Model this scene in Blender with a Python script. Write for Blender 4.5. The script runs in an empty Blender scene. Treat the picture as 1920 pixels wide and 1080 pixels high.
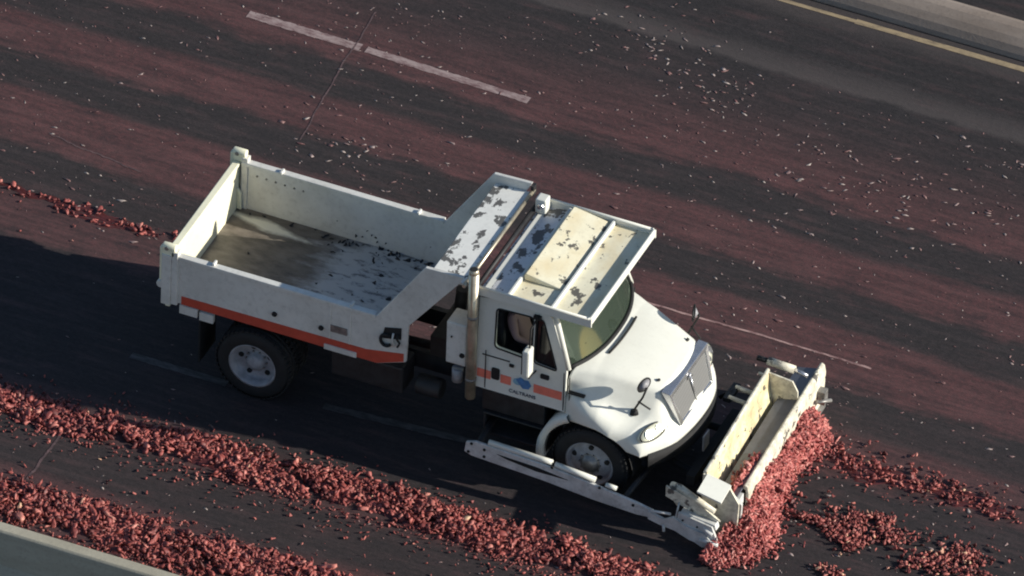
import bpy, bmesh, math, random
import numpy as np
from mathutils import Vector, Matrix
S = bpy.context.scene
C = S.collection
PI = math.pi
# ---------------------------------------------------------------- camera
cd = bpy.data.cameras.new('camera'); cam = bpy.data.objects.new('camera', cd); C.objects.link(cam)
cd.sensor_width = 36; cd.lens = 962.76; cd.clip_start = 10; cd.clip_end = 3000
R = Matrix(((0.91448949, 0.40369915, 0.02712886), (-0.26966044, 0.55812134, 0.78471894), (0.30164917, -0.7249328, 0.61925779)))
M = R.transposed().to_4x4(); M.translation = Vector((108.14686561, -252.52307613, 217.74022576))
cam.matrix_world = M
S.camera = cam
# ---------------------------------------------------------------- light
SUN_EL, SUN_AZ = math.radians(22.0), math.radians(12.0)      # azimuth from +X towards +Y
W = bpy.data.worlds.new('World'); S.world = W; W.use_nodes = True
nt = W.node_tree; sky = nt.nodes.new('ShaderNodeTexSky'); sky.sky_type = 'NISHITA'; sky.sun_disc = False
sky.sun_elevation = SUN_EL; sky.sun_rotation = math.radians(90) - SUN_AZ
nt.links.new(sky.outputs[0], nt.nodes['Background'].inputs[0]); nt.nodes['Background'].inputs[1].default_value = 0.085
sky.dust_density = 0.5; sky.ozone_density = 2.0
sl = bpy.data.lights.new('sun', 'SUN'); sun = bpy.data.objects.new('sun', sl); C.objects.link(sun)
sl.energy = 5.0; sl.angle = math.radians(0.5); sl.color = (1.0, 0.95, 0.84)
sdir = Vector((math.cos(SUN_EL) * math.cos(SUN_AZ), math.cos(SUN_EL) * math.sin(SUN_AZ), math.sin(SUN_EL)))
sun.rotation_euler = sdir.to_track_quat('Z', 'Y').to_euler(); sun.location = sdir * 50
S.view_settings.view_transform = 'Standard'; S.view_settings.look = 'None'
S.view_settings.exposure = 0.36; S.view_settings.gamma = 1
S.render.film_transparent = False
S.cycles.filter_width = 2.0

# ---------------------------------------------------------------- materials
def newmat(name):
    m = bpy.data.materials.new(name); m.use_nodes = True
    return m, m.node_tree, m.node_tree.nodes['Principled BSDF']
def N(nt, t, **k):
    n = nt.nodes.new(t)
    for a, b in k.items(): setattr(n, a, b)
    return n
def mix(nt, fac, a, b, blend='MIX'):
    n = N(nt, 'ShaderNodeMix', data_type='RGBA', blend_type=blend)
    for i, v in ((0, fac), (6, a), (7, b)):
        if hasattr(v, 'is_output'): nt.links.new(v, n.inputs[i])
        elif i == 0: n.inputs[0].default_value = v
        else: n.inputs[i].default_value = (*v, 1)
    return n.outputs[2]
def ramp(nt, src, stops):
    n = N(nt, 'ShaderNodeValToRGB'); nt.links.new(src, n.inputs[0]); e = n.color_ramp.elements
    while len(e) < len(stops): e.new(0.5)
    for el, (p, c) in zip(e, stops):
        el.position = p; el.color = (c, c, c, 1) if not isinstance(c, tuple) else (*c, 1)
    return n.outputs[0]
def coords(nt, scale=(1, 1, 1), loc=(0, 0, 0)):
    g = N(nt, 'ShaderNodeNewGeometry') if False else N(nt, 'ShaderNodeTexCoord')
    mp = N(nt, 'ShaderNodeMapping'); mp.inputs['Scale'].default_value = scale; mp.inputs['Location'].default_value = loc
    nt.links.new(g.outputs['Object'], mp.inputs[0]); return mp.outputs[0]
def noise(nt, vec, scale, detail=4, rough=0.55):
    n = N(nt, 'ShaderNodeTexNoise'); n.inputs['Scale'].default_value = scale; n.inputs['Detail'].default_value = detail
    n.inputs['Roughness'].default_value = rough; nt.links.new(vec, n.inputs['Vector']); return n.outputs[0]
def bump(nt, b, src, s=0.2, d=0.01):
    n = N(nt, 'ShaderNodeBump'); n.inputs['Strength'].default_value = s; n.inputs['Distance'].default_value = d
    nt.links.new(src, n.inputs['Height']); nt.links.new(n.outputs[0], b.inputs['Normal'])
def math_n(nt, op, a, b=None, c=None):
    n = N(nt, 'ShaderNodeMath', operation=op)
    for i, v in enumerate((a, b, c)):
        if v is None: continue
        if hasattr(v, 'is_output'): nt.links.new(v, n.inputs[i])
        else: n.inputs[i].default_value = v
    return n.outputs[0]

def paint(name, col, dirt=(0.25, 0.23, 0.2), amount=0.35, rough=0.38, d_scale=1.6, spec=0.5, spots=0.0, rust=None):
    m, nt, b = newmat(name)
    v = coords(nt)
    n1 = noise(nt, v, d_scale, 6, 0.65)
    f = ramp(nt, n1, [(0.42, 0.0), (0.8, amount)])
    c = mix(nt, f, col, dirt)
    n2 = noise(nt, coords(nt, (1, 1, 1), (3, 7, 1)), 14, 5, 0.7)
    c = mix(nt, ramp(nt, n2, [(0.5, 0.0), (0.85, amount)]), c, tuple(x * 0.8 for x in dirt))
    if rust:
        n3 = noise(nt, coords(nt, (1, 0.45, 1), (9, 2, 0)), 3.0, 5, 0.6)
        c = mix(nt, ramp(nt, n3, [(0.42, 0.0), (0.72, 0.75)]), c, rust)
    if spots:
        n4 = noise(nt, coords(nt, (1, 0.8, 1), (1, 5, 3)), 5.5, 4, 0.62)
        f4 = ramp(nt, n4, [(0.63 - spots, 0.0), (0.66 - spots, 0.92)])
        c = mix(nt, f4, c, (0.07, 0.065, 0.06))
    nt.links.new(c, b.inputs['Base Color'])
    b.inputs['Roughness'].default_value = rough; b.inputs['Specular IOR Level'].default_value = spec
    bump(nt, b, n2, 0.15, 0.004)
    return m
def plain(name, col, rough=0.5, metal=0.0, var=0.25, scale=8, spec=0.5):
    m, nt, b = newmat(name)
    n1 = noise(nt, coords(nt), scale, 5, 0.6)
    c = mix(nt, ramp(nt, n1, [(0.35, 0.0), (0.7, 1.0)]), tuple(x * (1 - var) for x in col), tuple(min(1, x * (1 + var)) for x in col))
    nt.links.new(c, b.inputs['Base Color']); b.inputs['Roughness'].default_value = rough; b.inputs['Metallic'].default_value = metal
    b.inputs['Specular IOR Level'].default_value = spec
    return m
WHITE = paint('white_paint', (0.71, 0.71, 0.65), amount=0.14, rough=0.33)
BODYW = paint('body_paint', (0.68, 0.67, 0.63), dirt=(0.3, 0.28, 0.25), amount=0.45, rough=0.5)
CREAM = paint('cream_paint', (0.88, 0.85, 0.64), dirt=(0.5, 0.44, 0.3), amount=0.3, rough=0.5)
ROOFM = paint('roof_paint', (0.84, 0.79, 0.60), dirt=(0.5, 0.42, 0.27), amount=0.45, rough=0.5, rust=(0.72, 0.58, 0.33), spots=0.035)
GUARDM = paint('guard_paint', (0.82, 0.81, 0.76), dirt=(0.25, 0.24, 0.22), amount=0.25, rough=0.5, spots=0.09)
REARROOF = paint('rear_roof_paint', (0.74, 0.73, 0.72), dirt=(0.2, 0.2, 0.2), amount=0.3, rough=0.5, spots=0.10)
PLOWY = paint('plow_yellow', (0.80, 0.74, 0.47), dirt=(0.25, 0.16, 0.09), amount=0.8, rough=0.5, d_scale=4, rust=(0.50, 0.34, 0.19), spots=0.035)
PLOWW = paint('plow_white', (0.72, 0.68, 0.56), dirt=(0.16, 0.13, 0.1), amount=0.8, rough=0.55, d_scale=7, spots=0.04)
PLOWG = paint('plow_back_grey', (0.125, 0.135, 0.17), dirt=(0.05, 0.05, 0.05), amount=0.5, rough=0.5, d_scale=6)
ARMW = paint('wing_plow_paint', (0.62, 0.62, 0.60), dirt=(0.12, 0.11, 0.1), amount=0.55, rough=0.5, d_scale=4)
ORANGE = plain('orange_stripe_paint', (0.52, 0.075, 0.045), 0.45, var=0.12)
DOORRED = plain('door_stripe_paint', (0.80, 0.20, 0.14), 0.45, var=0.1)
BLUE = plain('emblem_blue', (0.07, 0.2, 0.42), 0.4, var=0.2)
LBLUE = plain('emblem_light_blue', (0.22, 0.42, 0.55), 0.4, var=0.2)
BLACK = plain('black_rubber', (0.012, 0.012, 0.013), 0.8, var=0.3)
DARK = plain('dark_chassis', (0.018, 0.018, 0.02), 0.6, var=0.4)
INTER = plain('cab_interior', (0.03, 0.03, 0.035), 0.9, var=0.3)
RIMM = plain('rim_grey_paint', (0.30, 0.30, 0.32), 0.5, var=0.25)
CHROME = plain('chrome', (0.62, 0.62, 0.64), 0.24, metal=0.85, var=0.1)
STACKM = plain('stack_metal', (0.50, 0.44, 0.34), 0.35, metal=0.6, var=0.3, scale=5)
STEEL = plain('worn_steel', (0.25, 0.24, 0.23), 0.45, metal=0.5, var=0.4)
HOLE = plain('dark_hole', (0.01, 0.01, 0.01), 0.9)
LENS = plain('headlight_lens', (0.72, 0.72, 0.58), 0.12, var=0.1)
AMBER = plain('amber_lens', (0.55, 0.14, 0.03), 0.2)
def grille_mat():
    m, nt, b = newmat('grille_mesh')
    v = coords(nt); sp = N(nt, 'ShaderNodeSeparateXYZ'); nt.links.new(v, sp.inputs[0])
    w = math_n(nt, 'SINE', math_n(nt, 'MULTIPLY', sp.outputs[1], 2 * PI / 0.035))
    f = ramp(nt, math_n(nt, 'MULTIPLY_ADD', w, 0.5, 0.5), [(0.3, 0.0), (0.7, 1.0)])
    nt.links.new(mix(nt, f, (0.09, 0.09, 0.09), (0.20, 0.20, 0.20)), b.inputs['Base Color'])
    b.inputs['Roughness'].default_value = 0.5
    return m
GRILLE = grille_mat()
def glass_mat():
    m, nt, b = newmat('windshield_glass')
    b.inputs['Base Color'].default_value = (0.035, 0.048, 0.036, 1); b.inputs['Roughness'].default_value = 0.04
    b.inputs['IOR'].default_value = 1.9; b.inputs['Specular Tint'].default_value = (0.75, 0.95, 0.8, 1)
    tr = N(nt, 'ShaderNodeBsdfTransparent'); tr.inputs[0].default_value = (0.55, 0.66, 0.56, 1)
    ms = N(nt, 'ShaderNodeMixShader'); ms.inputs[0].default_value = 0.84
    out = nt.nodes['Material Output']
    nt.links.new(tr.outputs[0], ms.inputs[1]); nt.links.new(b.outputs[0], ms.inputs[2]); nt.links.new(ms.outputs[0], out.inputs[0])
    return m
GLASS = glass_mat()
VGLASS = plain('dark_side_glass', (0.012, 0.012, 0.014), 0.08)
def bed_mat():                                             # worn steel bed floor, scraped paint towards the cab
    m, nt, b = newmat('worn_bed_floor')
    v = coords(nt); sp = N(nt, 'ShaderNodeSeparateXYZ'); nt.links.new(v, sp.inputs[0])
    n1 = noise(nt, coords(nt, (0.7, 1.6, 1)), 1.8, 6, 0.6)
    n2 = noise(nt, coords(nt, (1, 2.2, 1), (4, 4, 0)), 5.0, 5, 0.65)
    xr = math_n(nt, 'ADD', sp.outputs[0], math_n(nt, 'MULTIPLY', math_n(nt, 'SUBTRACT', n1, 0.5), 2.2))
    f = ramp(nt, math_n(nt, 'DIVIDE', math_n(nt, 'ADD', xr, 1.5), 3.6), [(0.42, 0.0), (0.56, 1.0)])
    c = mix(nt, ramp(nt, n2, [(0.3, 0.0), (0.75, 1.0)]), (0.085, 0.072, 0.06), (0.21, 0.18, 0.15))
    c2 = mix(nt, ramp(nt, n2, [(0.52, 0.0), (0.62, 0.85)]), (0.48, 0.47, 0.45), (0.10, 0.10, 0.11))
    c = mix(nt, f, c, c2)
    # sunlit streak painted into the floor colour near the far rear corner, partly scraped paint
    ys = math_n(nt, 'ADD', sp.outputs[1], math_n(nt, 'MULTIPLY', math_n(nt, 'ADD', sp.outputs[0], 1.0), 0.12))
    dy = math_n(nt, 'ABSOLUTE', math_n(nt, 'SUBTRACT', ys, 0.86)); dx = math_n(nt, 'ABSOLUTE', math_n(nt, 'ADD', sp.outputs[0], 0.7))
    d = math_n(nt, 'ADD', math_n(nt, 'MULTIPLY', dy, 6.5), math_n(nt, 'MULTIPLY', dx, 1.1))
    d = math_n(nt, 'ADD', d, math_n(nt, 'MULTIPLY', math_n(nt, 'SUBTRACT', n2, 0.5), 0.9))
    c = mix(nt, ramp(nt, d, [(0.45, 1.0), (0.9, 0.0)]), c, (0.74, 0.70, 0.58))
    nt.links.new(c, b.inputs['Base Color']); b.inputs['Roughness'].default_value = 0.5
    bump(nt, b, n2, 0.3, 0.01)
    return m
BED = bed_mat()
def road_mat():
    m, nt, b = newmat('stained_asphalt')
    v = coords(nt); sp = N(nt, 'ShaderNodeSeparateXYZ'); nt.links.new(v, sp.inputs[0])
    lo = noise(nt, coords(nt, (0.22, 0.5, 1)), 1.0, 3, 0.5)
    st = noise(nt, coords(nt, (0.55, 5.0, 1)), 1.6, 6, 0.62)
    fi = noise(nt, coords(nt, (1, 1.7, 1), (5, 2, 0)), 11, 5, 0.7)
    bl = noise(nt, coords(nt, (0.8, 1.5, 1), (5, 9, 0)), 2.3, 4, 0.6)
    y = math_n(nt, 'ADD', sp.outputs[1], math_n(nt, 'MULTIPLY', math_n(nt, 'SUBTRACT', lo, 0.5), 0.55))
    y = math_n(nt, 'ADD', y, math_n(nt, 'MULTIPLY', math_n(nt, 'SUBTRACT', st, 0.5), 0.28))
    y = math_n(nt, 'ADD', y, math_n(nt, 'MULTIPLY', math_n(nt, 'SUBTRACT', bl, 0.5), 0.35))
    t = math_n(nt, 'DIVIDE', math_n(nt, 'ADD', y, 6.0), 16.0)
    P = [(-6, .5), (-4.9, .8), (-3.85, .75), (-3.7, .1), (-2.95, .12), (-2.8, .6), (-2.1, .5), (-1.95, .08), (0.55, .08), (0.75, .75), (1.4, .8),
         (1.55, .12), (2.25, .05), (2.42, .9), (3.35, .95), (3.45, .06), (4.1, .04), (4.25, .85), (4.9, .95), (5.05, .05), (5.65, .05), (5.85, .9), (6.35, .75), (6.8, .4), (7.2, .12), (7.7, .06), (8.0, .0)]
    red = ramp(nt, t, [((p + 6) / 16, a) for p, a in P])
    ag = noise(nt, coords(nt, (1, 1.3, 1), (2, 3, 0)), 45, 3, 0.6)
    red = math_n(nt, 'MULTIPLY', red, ramp(nt, fi, [(0.25, 0.55), (0.6, 1.0)]))
    red = math_n(nt, 'ADD', red, math_n(nt, 'MULTIPLY', ramp(nt, bl, [(0.47, 0.04), (0.72, 0.45)]), ramp(nt, st, [(0.45, 0.0), (0.6, 0.7)])))
    base = mix(nt, ramp(nt, fi, [(0.3, 0.0), (0.75, 1.0)]), (0.015, 0.014, 0.015), (0.037, 0.033, 0.035))
    base = mix(nt, ramp(nt, st, [(0.48, 0.0), (0.75, 0.4)]), base, (0.058, 0.050, 0.052))
    paste = mix(nt, ramp(nt, st, [(0.35, 0.0), (0.65, 1.0)]), (0.074, 0.035, 0.034), (0.122, 0.058, 0.056))
    paste = mix(nt, ramp(nt, fi, [(0.45, 0.0), (0.75, 0.6)]), paste, (0.15, 0.055, 0.055))
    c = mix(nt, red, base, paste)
    c = mix(nt, ramp(nt, ag, [(0.35, 0.35), (0.5, 0.0)]), c, (0.018, 0.015, 0.016))
    c = mix(nt, ramp(nt, ag, [(0.6, 0.0), (0.75, 0.35)]), c, (0.16, 0.13, 0.13))
    c = mix(nt, math_n(nt, 'MULTIPLY', ramp(nt, bl, [(0.38, 0.5), (0.5, 0.0)]), ramp(nt, st, [(0.35, 1.0), (0.55, 0.2)])), c, (0.024, 0.021, 0.023))
    # the pale grey seam and the clean inner lane
    tg = math_n(nt, 'DIVIDE', math_n(nt, 'ADD', sp.outputs[1], math_n(nt, 'MULTIPLY', math_n(nt, 'SUBTRACT', bl, 0.5), 0.25)), 12.0)
    g = ramp(nt, tg, [(7.98 / 12, 0.0), (8.06 / 12, 0.62), (8.25 / 12, 0.45), (8.5 / 12, 0.0), (9.1 / 12, 0.0), (9.3 / 12, 0.4), (9.9 / 12, 0.4), (10.1 / 12, 0.0)])
    c = mix(nt, g, c, (0.086, 0.072, 0.070))
    nt.links.new(c, b.inputs['Base Color'])
    nt.links.new(ramp(nt, red, [(0.0, 0.85), (1.0, 0.6)]), b.inputs['Roughness'])
    b.inputs['Specular IOR Level'].default_value = 0.3
    bump(nt, b, fi, 0.5, 0.012)
    return m
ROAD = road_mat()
def line_mat(name, col, wear, under):
    m, nt, b = newmat(name)
    n1 = noise(nt, coords(nt, (1, 2.5, 1)), 5, 5, 0.7)
    nt.links.new(mix(nt, ramp(nt, n1, [(wear, 0.0), (wear + 0.22, 1.0)]), col, under), b.inputs['Base Color'])
    b.inputs['Roughness'].default_value = 0.7
    return m
DASHM = line_mat('worn_white_line', (0.33, 0.25, 0.24), 0.42, (0.15, 0.085, 0.085))
FAINT = line_mat('faint_line', (0.085, 0.075, 0.075), 0.36, (0.03, 0.027, 0.028))
YELM = line_mat('yellow_line', (0.34, 0.26, 0.16), 0.46, (0.17, 0.13, 0.09))
SEAM = line_mat('joint_paste', (0.14, 0.085, 0.085), 0.36, (0.07, 0.045, 0.047))
SCUFF = line_mat('tomato_smear', (0.42, 0.27, 0.25), 0.42, (0.13, 0.06, 0.06))
def concrete_mat(name, c1, c2, c3, k=0.5):
    m, nt, b = newmat(name)
    n1 = noise(nt, coords(nt, (0.5, 1.5, 2.5)), 2.0, 6, 0.65); n2 = noise(nt, coords(nt), 20, 4, 0.7)
    c = mix(nt, ramp(nt, n1, [(0.35, 0.0), (0.7, 1.0)]), c1, c2)
    c = mix(nt, ramp(nt, n2, [(0.5, 0.0), (0.8, k)]), c, c3)
    nt.links.new(c, b.inputs['Base Color']); b.inputs['Roughness'].default_value = 0.85; bump(nt, b, n2, 0.3, 0.01)
    return m
CONC = concrete_mat('barrier_concrete', (0.34, 0.31, 0.24), (0.42, 0.39, 0.31), (0.2, 0.18, 0.15))
CONC2 = concrete_mat('median_concrete', (0.24, 0.19, 0.155), (0.33, 0.27, 0.225), (0.13, 0.10, 0.08))
def tomato_mat(name, cols, rough=0.58):
    m, nt, b = newmat(name)
    at = N(nt, 'ShaderNodeAttribute', attribute_name='tint')
    n1 = noise(nt, coords(nt), 30, 3, 0.6)
    t = math_n(nt, 'ADD', at.outputs['Fac'], math_n(nt, 'MULTIPLY', math_n(nt, 'SUBTRACT', n1, 0.5), 0.35))
    c = ramp(nt, t, cols)
    nt.links.new(c, b.inputs['Base Color']); b.inputs['Roughness'].default_value = rough
    b.inputs['Subsurface Weight'].default_value = 0.0
    return m
TOM = tomato_mat('crushed_tomato', [(0.0, (0.07, 0.013, 0.013)), (0.35, (0.20, 0.042, 0.038)), (0.7, (0.37, 0.092, 0.077)), (0.93, (0.50, 0.19, 0.155)), (1.0, (0.62, 0.42, 0.26))])
TOMP = tomato_mat('tomato_pulp_pieces', [(0.0, (0.09, 0.018, 0.018)), (0.3, (0.28, 0.055, 0.052)), (0.7, (0.45, 0.12, 0.105)), (1.0, (0.60, 0.27, 0.23))])
BITS = tomato_mat('scattered_bits', [(0.0, (0.12, 0.05, 0.05)), (0.35, (0.20, 0.11, 0.105)), (0.6, (0.25, 0.19, 0.185)), (1.0, (0.33, 0.28, 0.26))], 0.5)
SMEARM = tomato_mat('flat_tomato_paste', [(0.0, (0.08, 0.018, 0.018)), (1.0, (0.17, 0.045, 0.04))], 0.5)

# ---------------------------------------------------------------- mesh helpers
class MB:
    def __init__(s): s.v = []; s.f = []; s.m = []; s.sm = []
    def add(s, vs, fs, mi=0, smooth=False):
        o = len(s.v); s.v += [tuple(p) for p in vs]
        for f in fs: s.f.append(tuple(i + o for i in f)); s.m.append(mi); s.sm.append(smooth)
        return s
    def box(s, x0, x1, y0, y1, z0, z1, mi=0):
        vs = [(x, y, z) for x in (x0, x1) for y in (y0, y1) for z in (z0, z1)]
        return s.add(vs, [(0, 1, 3, 2), (4, 6, 7, 5), (0, 4, 5, 1), (2, 3, 7, 6), (0, 2, 6, 4), (1, 5, 7, 3)], mi)
    def prism(s, pts, a, b, axis='y', mi=0):
        """polygon in the plane normal to axis, extruded a..b"""
        def P(p, t): return {'y': (p[0], t, p[1]), 'z': (p[0], p[1], t), 'x': (t, p[0], p[1])}[axis]
        n = len(pts); vs = [P(p, a) for p in pts] + [P(p, b) for p in pts]
        fs = [tuple(range(n)), tuple(range(2 * n - 1, n - 1, -1))] + [(i, (i + 1) % n, n + (i + 1) % n, n + i) for i in range(n)]
        return s.add(vs, fs, mi)
    def tube(s, path, r, n=10, mi=0, caps=True):
        path = [Vector(p) for p in path]; rs = r if isinstance(r, (list, tuple)) else [r] * len(path); vs = []; fs = []
        up = None
        for i, p in enumerate(path):
            t = (path[min(i + 1, len(path) - 1)] - path[max(i - 1, 0)]).normalized()
            if up is None: up = Vector((0, 0, 1)) if abs(t.z) < 0.9 else Vector((1, 0, 0))
            a = t.cross(up).normalized(); bb = a.cross(t).normalized(); up = bb
            for k in range(n): vs.append(p + (a * math.cos(2 * PI * k / n) + bb * math.sin(2 * PI * k / n)) * rs[i])
        for i in range(len(path) - 1):
            for k in range(n): fs.append((i * n + k, i * n + (k + 1) % n, (i + 1) * n + (k + 1) % n, (i + 1) * n + k))
        s.add(vs, fs, mi, True)
        if caps:
            s.add([vs[k] for k in range(n)], [tuple(range(n - 1, -1, -1))], mi)
            s.add([vs[(len(path) - 1) * n + k] for k in range(n)], [tuple(range(n))], mi)
        return s
    def lathe(s, prof, c, n=40, mi=0, smooth=True):
        """profile (r, y) turned about the Y axis through c"""
        vs = []; fs = []; m = len(prof)
        for k in range(n):
            a = 2 * PI * k / n
            for r, y in prof: vs.append((c[0] + r * math.cos(a), c[1] + y, c[2] + r * math.sin(a)))
        for k in range(n):
            for j in range(m - 1):
                a, b = k * m + j, ((k + 1) % n) * m + j; fs.append((a, a + 1, b + 1, b))
        return s.add(vs, fs, mi, smooth)
    def disc(s, c, r, axis, n=16, mi=0, ry=None, t=0.006):
        pts = [(r * math.cos(2 * PI * k / n), (ry or r) * math.sin(2 * PI * k / n)) for k in range(n)]
        i = 'xyz'.index(axis); o = {'y': (0, 2), 'z': (0, 1), 'x': (1, 2)}[axis]
        return s.prism([(p[0] + c[o[0]], p[1] + c[o[1]]) for p in pts], c[i] - t, c[i] + t, axis, mi)
    def pieces(s):
        par = list(range(len(s.v)))
        def find(a):
            while par[a] != a: par[a] = par[par[a]]; a = par[a]
            return a
        key = {}
        for i, p in enumerate(s.v):
            k = tuple(round(c, 4) for c in p)
            if k in key: par[find(i)] = find(key[k])
            else: key[k] = i
        for f in s.f:
            for q in f[1:]: par[find(q)] = find(f[0])
        out = {}
        for f, mi, sm in zip(s.f, s.m, s.sm): out.setdefault(find(f[0]), []).append((f, mi, sm))
        res = []
        for fl in out.values():
            b = MB(); mp = {}
            for f, mi, sm in fl:
                for q in f:
                    if q not in mp: mp[q] = len(b.v); b.v.append(s.v[q])
                b.f.append(tuple(mp[q] for q in f)); b.m.append(mi); b.sm.append(sm)
            res.append(b)
        return res
    def split(s, name, mats, parent=None, bevel=0, warp=None):
        return [b.build(name, mats, parent, bevel=bevel, warp=warp) for b in s.pieces()]
    def build(s, name, mats, parent=None, bevel=0, smooth=None, solid=None, fix=True, warp=None):
        if warp: s.v = [warp(*p) for p in s.v]
        me = bpy.data.meshes.new(name); me.from_pydata(s.v, [], s.f)
        for m in (mats if isinstance(mats, list) else [mats]): me.materials.append(m)
        me.polygons.foreach_set('material_index', s.m)
        me.polygons.foreach_set('use_smooth', s.sm if smooth is None else [smooth] * len(s.f))
        if fix:
            bm = bmesh.new(); bm.from_mesh(me); bmesh.ops.remove_doubles(bm, verts=bm.verts, dist=1e-5); bmesh.ops.recalc_face_normals(bm, faces=bm.faces); bm.to_mesh(me); bm.free()
        me.update(); o = bpy.data.objects.new(name, me); C.objects.link(o)
        if parent: o.parent = parent
        if solid:
            md = o.modifiers.new('s', 'SOLIDIFY'); md.thickness = solid; md.offset = 0
        if bevel:
            md = o.modifiers.new('b', 'BEVEL'); md.width = bevel; md.segments = 2; md.limit_method = 'ANGLE'; md.angle_limit = math.radians(40)
        return o
def tag(o, label=None, cat=None, group=None, kind=None):
    for k, v in (('label', label), ('category', cat), ('group', group), ('kind', kind)):
        if v: o[k] = v
    return o
def empty(name, loc=(0, 0, 0)):
    o = bpy.data.objects.new(name, None); C.objects.link(o); o.location = loc; o.empty_display_size = 0.2; return o

# ================================================================ SETTING
g = MB(); g.add([(-400, -400, 0), (400, -400, 0), (400, 400, 0), (-400, 400, 0)], [(0, 1, 2, 3)])
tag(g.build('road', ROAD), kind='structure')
def marking(name, p0, p1, w, mat, z=0.004, w1=None, wav=0.0, seed=0):
    rn = random.Random(seed); n = 40; vs = []; fs = []
    a, b = Vector(p0), Vector(p1); d = (b - a).normalized(); nr = Vector((-d.y, d.x)); off = 0
    for i in range(n + 1):
        t = i / n; p = a.lerp(b, t); off += rn.uniform(-1, 1) * wav; ww = (w + ((w1 or w) - w) * t) * (1 + rn.uniform(-.12, .12)) / 2
        p = p + nr * off; vs += [(*(p - nr * ww), z), (*(p + nr * ww), z)]
    for i in range(n): fs.append((2 * i, 2 * i + 2, 2 * i + 3, 2 * i + 1))
    return tag(MB().add(vs, fs).build(name, mat, fix=False), kind='structure')
marking('lane_dash', (-3.33, 6.14), (-1.72, 6.12), 0.145, DASHM)
marking('lane_dash', (-1.64, 6.12), (0.70, 6.05), 0.125, DASHM)
marking('yellow_edge_line', (-14, 9.45), (3.85, 9.44), 0.06, YELM)
marking('yellow_edge_line', (3.85, 9.44), (20, 9.49), 0.095, YELM, wav=0.003)
marking('lane_dash', (-1.75, -1.02), (-0.4, -1.02), 0.12, FAINT)
marking('lane_dash', (0.9, -0.9), (3.3, -0.72), 0.12, FAINT)
marking('thin_line', (3.7, 2.86), (6.9, 2.84), 0.035, SCUFF, wav=0.006, seed=4)
marking('pavement_joint', (-1.86, 6.9), (-1.72, 4.0), 0.022, SEAM, z=0.005, wav=0.012, seed=2)
marking('pavement_joint', (-1.86, -2.8), (-1.96, -3.9), 0.035, SEAM, z=0.005, wav=0.009, seed=3)
marking('thin_line', (-4.6, 2.72), (-3.2, 2.60), 0.022, SEAM, wav=0.012, seed=8)
# near barrier
def barrier(prof, x0, x1, name, mat, label, seg=6.0, gap=0.015):
    root = empty(name, (0, (prof[0][0] + prof[-1][0]) / 2, 0)); x = x0; oy = root.location.y
    while x < x1:
        MB().prism([(p[0] - oy, p[1]) for p in prof], x, min(x + seg, x1) - gap, 'x').build('barrier_section', mat, root, bevel=0.02); x += seg
    return tag(root, label, 'barrier')
barrier([(-6.18, 0), (-6.15, .1), (-6.0, .33), (-5.94, .80), (-5.91, .82), (-5.76, .82), (-5.73, .78), (-5.68, .33), (-5.52, .1), (-5.50, 0)],
        -9.5, 8.5, 'roadside_barrier', CONC, 'pale concrete barrier along the near edge of the road, bottom left corner', seg=30)
barrier([(9.60, 0), (9.63, .07), (9.69, .15), (9.78, .22), (9.90, .28), (10.0, .30), (10.06, .29), (10.12, .2), (10.13, 0)],
        -9.0, 21.0, 'median_barrier', CONC2, 'low rounded brown stained concrete median beside the yellow line, top right corner', seg=60)

# ---------------------------------------------------------------- chunks of tomato
def ico(sub):
    bm = bmesh.new(); bmesh.ops.create_icosphere(bm, subdivisions=sub, radius=1)
    v = np.array([p.co[:] for p in bm.verts]); f = np.array([[q.index for q in p.verts] for p in bm.faces]); bm.free(); return v, f
def variants(rg, n, curled):
    base1, f1 = ico(2 if curled else 1); out = []
    for k in range(n):
        b, ff = (base1, f1)
        v = b.copy()
        for _ in range(3):
            d = rg.normal(size=3); d /= np.linalg.norm(d); v += v * (0.34 * np.sin(3.6 * (b @ d) + rg.uniform(0, 6)))[:, None]
        if curled and k % 2 == 0:               # cupped skin
            d = rg.normal(size=3); d /= np.linalg.norm(d); h = v @ d; m = h > 0.0
            v[m] -= np.outer(h[m] * 1.55, d)
        v *= np.array([rg.uniform(.8, 1.6), rg.uniform(.55, 1.0), rg.uniform(.35, .75)]) if curled else np.array([rg.uniform(1, 2.6), rg.uniform(.5, .9), .10])
        out.append((v, ff))
    return out
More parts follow.
